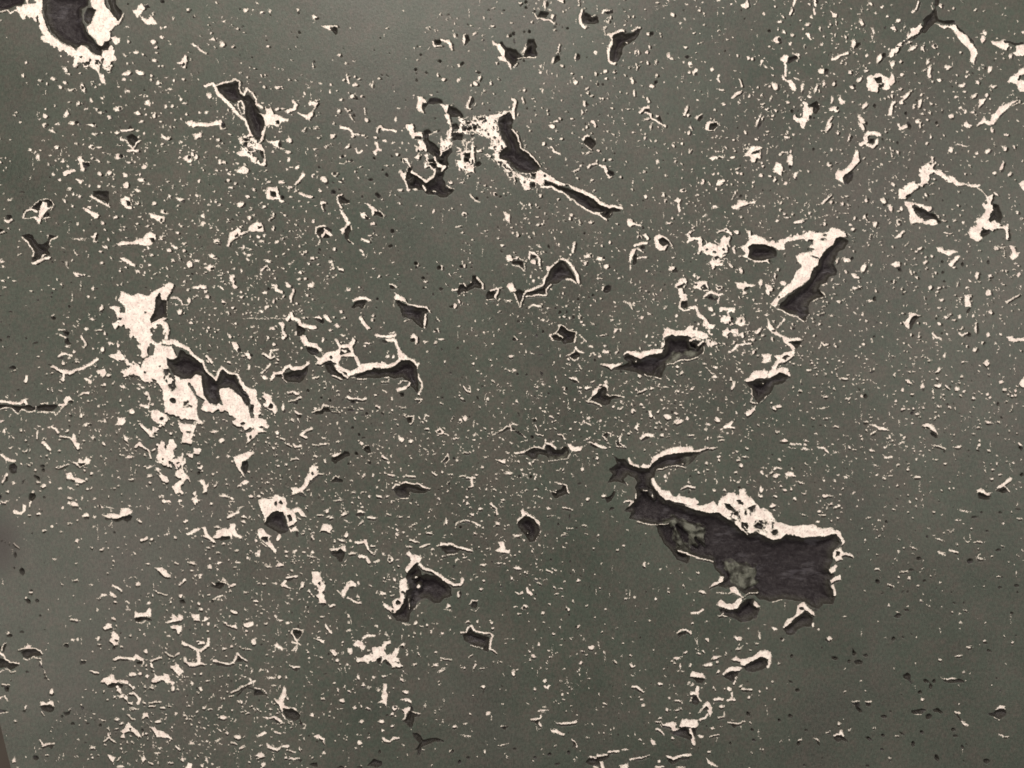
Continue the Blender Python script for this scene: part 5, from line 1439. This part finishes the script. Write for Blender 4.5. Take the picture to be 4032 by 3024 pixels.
def apply(kind, sl, d, ident):
    if kind == 'pale':
        pale[sl] = np.maximum(pale[sl], d); cav[sl] = np.minimum(cav[sl], cut(d))
    elif kind == 'cav':
        cav[sl] = np.maximum(cav[sl], d); pale[sl] = np.minimum(pale[sl], cut(d))
        rock[sl] = np.minimum(rock[sl], cut(d))
    elif kind == 'skin':
        pale[sl] = np.minimum(pale[sl], cut(d)); cav[sl] = np.minimum(cav[sl], cut(d))
    elif kind == 'rock':
        rock[sl] = np.maximum(rock[sl], d); return
    f = fid[sl]; f[d > 0] = ident; fid[sl] = f

def blob(x, y, l, w, ang, kind, ident):
    a, b = max(l, w) / 2 + 4, max(l, w) / 2 + 4
    sl = window(x - a, y - b, x + a, y + b, 12)
    if sl is None: return
    X = XW[sl] - x; Y = YW[sl] - y
    c, s = math.cos(ang), math.sin(ang)
    u = (X * c + Y * s) / (l / 2); v = (-X * s + Y * c) / (w / 2)
    r = np.sqrt(u * u + v * v)
    d = (1 - r) * min(l, w) / 2
    apply(kind, sl, d, ident)

def pts(tok): return [tuple(map(float, p.split(','))) for p in tok]

K = 1008 / 2212.0
ox = oy = 0
for line in DATA.strip().splitlines():
    t = line.split()
    op = t[0]
    if op == 'T':
        ox, oy = int(t[1]) * 1008.0, int(t[2]) * 756.0
        continue
    if op in 'sd':
        for q in pts(t[1:]):
            x, y = q[0] * K + ox, q[1] * K + oy
            l = (q[2] if len(q) > 2 else 24) * K
            w = q[3] * K if len(q) > 3 else l
            ang = math.radians(q[4]) if len(q) > 4 else rng.uniform(-.2, .2)
            if op == 's':
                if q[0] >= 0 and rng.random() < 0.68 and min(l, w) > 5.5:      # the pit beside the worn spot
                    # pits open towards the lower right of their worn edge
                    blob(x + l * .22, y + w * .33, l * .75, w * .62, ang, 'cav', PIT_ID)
                if l > 14 or w > 14:
                    kinds[next_id] = 'patch'; ident = next_id; next_id += 1
                else: ident = SPECK_ID
                for k in range(2):                                       # lobed outline
                    blob(x + rng.normal(0, .12) * l, y + rng.normal(0, .12) * w, l * rng.uniform(.68, .95), w * rng.uniform(.68, .95), ang + rng.normal(0, .25), 'pale', ident)
            else:
                if l > 14 or w > 14:
                    kinds[next_id] = 'cavity'; ident = next_id; next_id += 1
                else: ident = PIT_ID
                blob(x, y, l, w, ang, 'cav', ident)
        continue
    wid = 0
    if op in 'LKgM':
        wid = float(t[1]) * K / 2; P = pts(t[2:])
    else: P = pts(t[1:])
    P = [(p[0] * K + ox, p[1] * K + oy) for p in P]
    if op == 'M': thr = wid / K * 2; wid = 0
    xs = [p[0] for p in P]; ys = [p[1] for p in P]
    sl = window(min(xs) - wid, min(ys) - wid, max(xs) + wid, max(ys) + wid)
    if sl is None: continue
    X, Y = XW[sl], YW[sl]
    d = line_sdf(X, Y, P, wid) if op in 'LKg' else poly_sdf(X, Y, P)
    if op == 'M':
        d = np.minimum(np.minimum(d * .5, (SCR[sl] - thr) * 9), pale[sl] + 3)
        apply('cav', sl, d, PIT_ID); continue
    if op == 'W':                        # lacy network of thin worn ridges
        dw = np.minimum(d * .5, 3.2 - np.abs(WEB[sl]) * 19)
        apply('pale', sl, dw, SPECK_ID); continue
    if op == 'F':
        m = np.clip(d / 14, 0, 1) * (pale[sl] > -14) * (cav[sl] < -1)
        pale[sl] = pale[sl] + m * np.maximum(SCR[sl] * 12 - 1.0, -2.2); f = fid[sl]; f[(pale[sl] > 0) & (f == 0)] = SPECK_ID; fid[sl] = f
        continue
    if op == 'L': d = d + 0.25 * wid * (XW[sl] - gx[None, sl[1]]) / 2.5
    kind = {'P': 'pale', 'L': 'pale', 'D': 'cav', 'K': 'cav', 'G': 'skin', 'g': 'skin', 'R': 'rock'}[op]
    ident = 0
    if kind in ('pale', 'cav'):
        kinds[next_id] = 'patch' if kind == 'pale' else 'cavity'; ident = next_id; next_id += 1
    apply(kind, sl, d, ident)

# ---- the countless small specks and pinholes
DM = """2 2 4 4 2 1 3 4 4 5 6 6 7 7 4 5
3 6 7 7 5 3 2 4 6 7 6 6 8 8 8 7
4 7 8 8 8 6 4 7 6 6 6 7 8 7 7 6
4 5 8 9 8 5 4 5 7 6 6 8 8 8 6 6
3 4 8 9 8 5 4 5 7 7 7 8 9 7 7 6
3 7 9 9 7 5 3 4 8 8 8 8 8 7 7 6
5 9 9 9 9 7 5 8 9 9 8 7 5 6 8 6
4 5 6 7 8 8 8 8 7 5 7 7 6 6 5 4
2 4 5 7 8 8 6 7 5 3 3 3 2 4 5 3
1 4 7 8 8 6 5 4 5 4 3 3 1 2 3 2
2 5 8 9 7 6 5 4 5 4 5 4 1 1 2 2
2 6 8 9 7 5 4 3 4 4 5 4 1 1 1 1"""
DM = np.array([[int(v) for v in r.split()] for r in DM.splitlines()], np.float32)
def dm_at(x, y):
    fx = min(max(x / 252 - .5, 0), 14.999); fy = min(max(y / 252 - .5, 0), 10.999)
    i, j = int(fx), int(fy); a, b = fx - i, fy - j
    return (DM[j, i] * (1 - a) + DM[j, i + 1] * a) * (1 - b) + (DM[j + 1, i] * (1 - a) + DM[j + 1, i + 1] * a) * b
cl = vnoise(70, 11) + 0.6 * vnoise(200, 12)
n = 0
while n < N_SPECKS:
    x = rng.uniform(-195, 4225); y = rng.uniform(-145, 3170)
    i = int((x - gx[0]) / STEP); j = int((y - gy[0]) / STEP)
    p = (dm_at(x, y) / 9.0) ** 2 * (0.55 + 0.8 * max(cl[j, i] + .35, 0))
    dark_only = rng.random() < 0.25 * (1 if p < .3 else .5)
    if rng.random() > (p if not dark_only else 0.5 * p + .03): continue
    n += 1
    if cav[j, i] > -4 or pale[j, i] > -4: continue
    sz = 2.9 + rng.exponential(1.6)
    if sz > 13: sz = 8
    if dark_only:
        blob(x, y, sz * 1.5, sz * 1.2, rng.uniform(0, 3), 'cav', PIT_ID)
        continue
    if rng.random() < .42:
        blob(x + sz * .35, y + sz * .5, sz * 1.1, sz * .9, 0, 'cav', PIT_ID)
    blob(x, y, sz * rng.uniform(1, 1.8), sz * rng.uniform(.7, 1.1), rng.choice([0.1, -.4, 1.5, .8]) + rng.normal(0, .35) , 'pale', SPECK_ID)
# brushed vertical scratches
for k in range(1000):
    x = rng.uniform(-190, 4220); y = rng.uniform(-140, 3160)
    if rng.random() > (dm_at(x, y) / 9.0) * .8 + .1: continue
    i = int((x - gx[0]) / STEP); j = int((y - gy[0]) / STEP)
    if cav[j, i] > -5 or pale[j, i] > -5: continue
    blob(x, y, rng.uniform(6, 16), 2.3, math.pi / 2 + rng.normal(0, .06), 'pale', SPECK_ID)

# pit by each worn lip: shadow painted as a dark crescent, lower or right
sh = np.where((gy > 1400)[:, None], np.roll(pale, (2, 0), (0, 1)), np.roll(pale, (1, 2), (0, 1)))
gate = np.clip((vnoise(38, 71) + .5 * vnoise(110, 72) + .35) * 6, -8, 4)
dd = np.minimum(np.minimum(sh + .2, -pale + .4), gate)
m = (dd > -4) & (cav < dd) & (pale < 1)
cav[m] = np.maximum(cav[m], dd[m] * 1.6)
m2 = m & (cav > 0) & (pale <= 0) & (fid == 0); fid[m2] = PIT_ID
jj, ii = np.meshgrid(np.arange(NY), np.arange(NX), indexing='ij')
fx = np.clip(gx / 252 - .5, 0, 14.999); fy = np.clip(gy / 252 - .5, 0, 10.999)
i0 = fx.astype(int); j0 = fy.astype(int); a = (fx - i0)[None, :]; b = (fy - j0)[:, None]
dens = (DM[j0][:, i0] * (1 - a) + DM[j0][:, i0 + 1] * a) * (1 - b) + (DM[j0 + 1][:, i0] * (1 - a) + DM[j0 + 1][:, i0 + 1] * a) * b
dens = (dens / 9 + .35 * cl).astype(np.float32)

# ---- relief (metres, positive = into the panel)
def sstep(v): v = np.clip(v, 0, 1); return v * v * (3 - 2 * v)
cd = np.clip(cav, -30, 120)
rough = vnoise(60, 21) + .6 * vnoise(28, 22) + .35 * vnoise(13, 23) + .2 * vnoise(7, 24)
deep = np.clip((cd - 8) / 50, 0, 1)
depth = 0.0030 * sstep(cd / 7.0) + 0.0055 * sstep((cd - 3) / 34.0) + 0.00003 * np.clip(cd, 0, 100)
depth = depth + deep * 0.0010 * rough * (1 + 1.6 * sstep((rock + 25) / 25))
rk = sstep((rock + 2) / 14.0)
depth = np.where(cav > 0, depth * (1 - .55 * rk) + deep * rk * 0.0022 * (vnoise(34, 31) + .7 * vnoise(15, 32)), depth)
depth = np.maximum(depth, 0)
pl = sstep((pale + 1) / 5.0)
depth += pl * (0.0006 + 0.00022 * vnoise(16, 41) + 0.00035 * vnoise(40, 42)) * (cav <= 0)
depth += 0.000025 * vnoise(9, 51) + 0.00035 * vnoise(320, 52) + 0.00012 * vnoise(90, 53)

# the panel's left edge leans: it cuts the lower left corner of the view
def left_edge(y): return 43 - (3024 - y) * 0.249
xl = np.maximum(left_edge(gy), gx[0])
GX = np.broadcast_to(gx, (NY, NX)).copy()
below = GX < xl[:, None]
GX = np.where(below, xl[:, None], GX)
wx = (GX - CX) * S
wz = np.broadcast_to(((CY - gy) * S)[:, None], (NY, NX)) + ZC
co = np.stack([wx, depth, wz], -1).astype(np.float32)

gyy, gxx = np.gradient(depth, STEP * S)
nrm = np.stack([gxx, -np.ones_like(gxx), -gyy], -1)
nrm /= np.linalg.norm(nrm, axis=-1, keepdims=True)

# faces, their owner
q = (np.arange(NY - 1)[:, None] * NX + np.arange(NX - 1)[None, :])
quads = np.stack([q, q + NX, q + NX + 1, q + 1], -1).reshape(-1, 4)
keep = ~(below[:-1, 1:] | False).reshape(-1)
inside_p = pale > 0; inside_c = cav > 0
owner = np.where(inside_p | inside_c, fid, 0)
fo = owner[:-1, :-1].copy()
for c in (owner[1:, :-1], owner[:-1, 1:], owner[1:, 1:]): fo = np.maximum(fo, c)
fo = fo.reshape(-1)
quads = quads[keep]; fo = fo[keep]
ids, cnt = np.unique(fo, return_counts=True)
size = dict(zip(ids.tolist(), cnt.tolist()))
cavs = sorted([i for i in kinds if kinds[i] == 'cavity' and size.get(i, 0) >= 8], key=lambda i: -size[i])[:300]
pats = sorted([i for i in kinds if kinds[i] == 'patch' and size.get(i, 0) >= 8], key=lambda i: -size[i])[:300]
big = set(cavs) | set(pats)
remap = np.arange(next_id + 1)
for i in kinds:
    if i not in big: remap[i] = PIT_ID if kinds[i] == 'cavity' else SPECK_ID
fo = remap[fo]
print("objects", len(cavs), len(pats), "faces", len(fo))

# ---------------------------------------------------------------- materials
def new_mat(name):
    m = bpy.data.materials.new(name); m.use_nodes = True
    nt = m.node_tree; nt.nodes.clear()
    return m, nt
def N(nt, t, **kw):
    n = nt.nodes.new(t)
    for k, v in kw.items(): setattr(n, k, v)
    return n
def make_panel_material():
    m, nt = new_mat("patinated_metal")
    L = nt.links.new
    out = N(nt, 'ShaderNodeOutputMaterial'); bsdf = N(nt, 'ShaderNodeBsdfPrincipled')
    L(bsdf.outputs[0], out.inputs[0])
    geo = N(nt, 'ShaderNodeNewGeometry')
    def noise(scale, detail=3.0, stretch=None, rough=.55):
        n = N(nt, 'ShaderNodeTexNoise'); n.inputs['Scale'].default_value = scale
        n.inputs['Detail'].default_value = detail; n.inputs['Roughness'].default_value = rough
        if stretch:
            mp = N(nt, 'ShaderNodeMapping'); mp.inputs['Scale'].default_value = stretch
            L(geo.outputs['Position'], mp.inputs[0]); L(mp.outputs[0], n.inputs['Vector'])
        else: L(geo.outputs['Position'], n.inputs['Vector'])
        return n.outputs[0]
    def attr(name):
        a = N(nt, 'ShaderNodeAttribute'); a.attribute_name = name; return a.outputs['Fac']
    def math_(op, a, b=None, c=None, clamp=False):
        n = N(nt, 'ShaderNodeMath'); n.operation = op; n.use_clamp = clamp
        for k, v in enumerate((a, b, c)):
            if v is None: continue
            if isinstance(v, (int, float)): n.inputs[k].default_value = v
            else: L(v, n.inputs[k])
        return n.outputs[0]
    def rng_(v, a, b, c=0.0, d=1.0, smooth=True):
        n = N(nt, 'ShaderNodeMapRange'); n.interpolation_type = 'SMOOTHSTEP' if smooth else 'LINEAR'
        L(v, n.inputs[0])
        for k, x in enumerate((a, b, c, d)): n.inputs[k + 1].default_value = x
        return n.outputs[0]
    def mix(f, a, b):
        n = N(nt, 'ShaderNodeMix'); n.data_type = 'RGBA'
        if isinstance(f, (int, float)): n.inputs[0].default_value = f
        else: L(f, n.inputs[0])
        for k, v in ((6, a), (7, b)):
            if isinstance(v, tuple): n.inputs[k].default_value = (*v, 1)
            else: L(v, n.inputs[k])
        return n.outputs[2]
    # skin: grey green patina, brownish where it is thickly pitted
    fine = noise(300, 6, None, .8); mid = noise(140, 7, None, .8); large = noise(5, 4); streak = noise(1.0, 3, (2200, 1, 170))
    brown = math_('ADD', rng_(attr('pitting'), .1, 1.6, 0, .5), rng_(mid, .40, .62, -.3, .75, False), clamp=True)
    brown = math_('ADD', brown, rng_(noise(30, 6, None, .75), .38, .64, -.38, .55, False), clamp=True)
    green = mix(rng_(large, .3, .7), SKIN_A, SKIN_B)
    skin = mix(math_('MULTIPLY', brown, .52), green, SKIN_BROWN)
    cloud = noise(9, 5)
    skin = mix(rng_(noise(3.2, 4, None, .6), .50, .66, 0, .3), skin, (.074, .067, .064))
    gm = math_('ADD', rng_(cloud, .3, .7, -.16, .16, False), math_('ADD', rng_(fine, .3, .7, .60, 1.40, False), rng_(streak, .3, .7, -.24, .24, False)))
    hsv = N(nt, 'ShaderNodeHueSaturation'); L(skin, hsv.inputs['Color']); L(gm, hsv.inputs['Value'])
    skin = hsv.outputs[0]
    # bare spots and painted glare: cream to pinkish
    pm = noise(110, 7, None, .68)
    palec = mix(rng_(pm, .38, .68), PALE_A, PALE_B)
    palec = mix(rng_(noise(380, 5, None, .7), .50, .66, 0, .7), palec, (.46, .38, .345))
    palec = mix(rng_(noise(1.0, 4, (900, 1, 90), .6), .56, .68, 0, .45), palec, (.38, .33, .30))
    palec = mix(rng_(math_('ADD', attr('worn'), rng_(noise(60, 3), .3, .7, -2, 1, False)), -.8, 2.6), (.56, .515, .45), palec)
    cavc = mix(rng_(attr('hollow'), 6, 26), CAV_SHALLOW, CAV_DEEP)
    cavc = mix(rng_(math_('MULTIPLY', noise(1.0, 5, (60, 60, 260), .7), noise(40, 3)), .27, .40, 0, .55), cavc, (.085, .080, .090))
    cavc = mix(rng_(noise(230, 6, None, .8), .48, .66, 0, .5), cavc, (.060, .054, .056))
    rockc = mix(rng_(noise(90, 4), .4, .6), (.030, .030, .024), (.135, .14, .115))
    cavc = mix(rng_(math_('ADD', attr('stone'), rng_(noise(120, 4), .3, .7, -12, 12, False)), -3, 12), cavc, rockc)
    wob = rng_(noise(520, 6, None, .65), .2, .8, -6.0, 6.0, False)
    wob2 = rng_(noise(900, 3, (1, 1, .5)), .25, .75, -1.0, 1.0, False)
    pf = rng_(math_('ADD', attr('worn'), wob), -1.3, 1.0)
    cf = rng_(math_('ADD', attr('hollow'), wob2), -.8, .8)
    col = mix(pf, skin, palec)
    col = mix(cf, col, cavc)
    # shade at the left edge, painted into the colour as a soft dark spot
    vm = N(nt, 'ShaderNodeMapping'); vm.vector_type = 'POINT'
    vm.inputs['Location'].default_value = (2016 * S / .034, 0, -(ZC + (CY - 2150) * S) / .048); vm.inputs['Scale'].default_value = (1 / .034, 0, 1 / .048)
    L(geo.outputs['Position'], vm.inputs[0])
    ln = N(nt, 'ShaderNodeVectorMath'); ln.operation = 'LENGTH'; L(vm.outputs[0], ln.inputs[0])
    edge_shade = rng_(ln.outputs['Value'], .1, 1.1, .9, 0)
    col = mix(edge_shade, col, (.028, .024, .022))
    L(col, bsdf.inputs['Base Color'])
    r = mix(cf, mix(pf, (.44, .44, .44), (.62, .62, .62)), (.42, .42, .42))
    L(r, bsdf.inputs['Roughness'])
    sp = mix(cf, (.4, .4, .4), (.22, .22, .22)); L(sp, bsdf.inputs['Specular IOR Level'])
    bp = N(nt, 'ShaderNodeBump'); L(math_('ADD', math_('MULTIPLY', math_('MAXIMUM', pf, cf), .55), .3), bp.inputs['Strength']); bp.inputs['Distance'].default_value = .0009
    h = math_('ADD', math_('MULTIPLY', noise(420, 6, None, .7), 1.0), math_('MULTIPLY', streak, .5))
    L(h, bp.inputs['Height']); L(bp.outputs[0], bsdf.inputs['Normal'])
    return m
SKIN_A = (.044, .058, .0445); SKIN_B = (.059, .069, .056); SKIN_BROWN = (.090, .071, .063)
PALE_A = (.94, .88, .81); PALE_B = (.74, .62, .575)
CAV_SHALLOW = (.033, .031, .026); CAV_DEEP = (.017, .0135, .016)
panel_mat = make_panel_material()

def simple_mat(name, c1, c2, scale, rough):
    m, nt = new_mat(name)
    out = N(nt, 'ShaderNodeOutputMaterial'); b = N(nt, 'ShaderNodeBsdfPrincipled'); nt.links.new(b.outputs[0], out.inputs[0])
    geo = N(nt, 'ShaderNodeNewGeometry'); n = N(nt, 'ShaderNodeTexNoise'); n.inputs['Scale'].default_value = scale
    nt.links.new(geo.outputs['Position'], n.inputs['Vector'])
    r = N(nt, 'ShaderNodeValToRGB'); r.color_ramp.elements[0].color = (*c1, 1); r.color_ramp.elements[1].color = (*c2, 1)
    r.color_ramp.elements[0].position = .35; r.color_ramp.elements[1].position = .65
    nt.links.new(n.outputs[0], r.inputs[0]); nt.links.new(r.outputs[0], b.inputs['Base Color'])
    b.inputs['Roughness'].default_value = rough
    return m

# ---------------------------------------------------------------- build the objects
flatco = co.reshape(-1, 3); flatn = nrm.reshape(-1, 3)
att = {'worn': np.clip(pale, -30, 60).reshape(-1), 'hollow': np.clip(cav, -30, 60).reshape(-1),
       'stone': np.clip(rock, -30, 60).reshape(-1), 'pitting': dens.reshape(-1)}

def make_mesh(name, fq):
    vs, inv = np.unique(fq.reshape(-1), return_inverse=True)
    me = bpy.data.meshes.new(name)
    nf = len(fq)
    me.vertices.add(len(vs)); me.vertices.foreach_set('co', flatco[vs].reshape(-1))
    me.loops.add(nf * 4); me.loops.foreach_set('vertex_index', inv.astype(np.int32))
    me.polygons.add(nf); me.polygons.foreach_set('loop_start', np.arange(0, nf * 4, 4, dtype=np.int32))
    me.update(calc_edges=True)
    me.polygons.foreach_set('use_smooth', np.ones(nf, bool))
    for k, a in att.items():
        at = me.attributes.new(k, 'FLOAT', 'POINT'); at.data.foreach_set('value', a[vs].astype(np.float32))
    me.normals_split_custom_set_from_vertices(flatn[vs])
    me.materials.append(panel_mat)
    return me

root = bpy.data.objects.new("patinated_panel", None)
scene.collection.objects.link(root)
root.location = (0, 0, ZC)
root['label'] = "dark grey-green patinated metal panel, pitted with jagged black cavities and cream worn edges"
root['category'] = "panel"
bpy.context.view_layer.update()

def add_part(name, me, kind=None):
    o = bpy.data.objects.new(name, me)
    scene.collection.objects.link(o)
    o.parent = root
    o.matrix_parent_inverse = root.matrix_world.inverted()
    if kind: o['kind'] = kind
    return o

order = np.argsort(fo, kind='stable')
fs = fo[order]; bounds = np.searchsorted(fs, np.unique(fs)); uniq = np.unique(fs)
bounds = list(bounds) + [len(fs)]
for k, ident in enumerate(uniq):
    fq = quads[order[bounds[k]:bounds[k + 1]]]
    if ident == 0: add_part("patina_skin", make_mesh("patina_skin", fq))
    elif ident == PIT_ID: add_part("pinholes", make_mesh("pinholes", fq), 'stuff')
    elif ident == SPECK_ID: add_part("worn_specks", make_mesh("worn_specks", fq), 'stuff')
    else:
        nm = 'cavity' if kinds[int(ident)] == 'cavity' else 'worn_or_lit_patch'  # patches are worn spots, a few of them painted glare and lit ledges
        add_part(nm, make_mesh(nm, fq))

# panel sides and back (a slab 45 mm thick); the left side is chamfered and faces the room
def poly_obj(name, verts, faces, mat, parent=True, smooth=False):
    me = bpy.data.meshes.new(name); me.from_pydata(verts, [], faces); me.update()
    me.materials.append(mat)
    if parent: return add_part(name, me)
    o = bpy.data.objects.new(name, me); scene.collection.objects.link(o); return o
edge_mat = simple_mat("dark_edge", (.075, .060, .050), (.10, .083, .070), 60, .5)
T = 0.045
def W(x, y, d): return ((x - CX) * S, d, (CY - y) * S + ZC)
yt, yb = gy[0], gy[-1]; xr = gx[-1]
# rim of the grid, dropped back to the panel's rear face
ring = []
left = [j * NX + int(np.argmin(below[j])) - (1 if below[j].any() else 0) for j in range(NY)]
def side(name, idx, off, depth_to):
    v = [tuple(float(c) for c in flatco[i]) for i in idx]
    w = [(p[0] + off[0], depth_to, p[2] + off[1]) for p in v]
    n = len(v)
    return poly_obj(name, v + w, [(k, k + 1, n + k + 1, n + k) for k in range(n - 1)], edge_mat)
side("left_side", left, (-0.0125, 0), T)
side("right_side", [j * NX + NX - 1 for j in range(NY)], (0, 0), T)
side("top_side", [i for i in range(left[0], NX)], (0, 0), T)
side("bottom_side", [(NY - 1) * NX + i for i in range(left[-1] - (NY - 1) * NX, NX)], (0, 0), T)
wall_mat = simple_mat("brown_wall", (.040, .032, .026), (.055, .045, .036), 12, .8)
wo = poly_obj("wall", [(-4, T + .03, -0.2), (4, T + .03, -0.2), (4, T + .03, 3.6), (-4, T + .03, 3.6),
                      (-4, T + .13, -0.2), (4, T + .13, -0.2), (4, T + .13, 3.6), (-4, T + .13, 3.6)],
             [(0, 1, 2, 3), (5, 4, 7, 6), (0, 4, 5, 1), (3, 2, 6, 7), (1, 5, 6, 2), (0, 3, 7, 4)], wall_mat, parent=False)
wo['kind'] = 'structure'
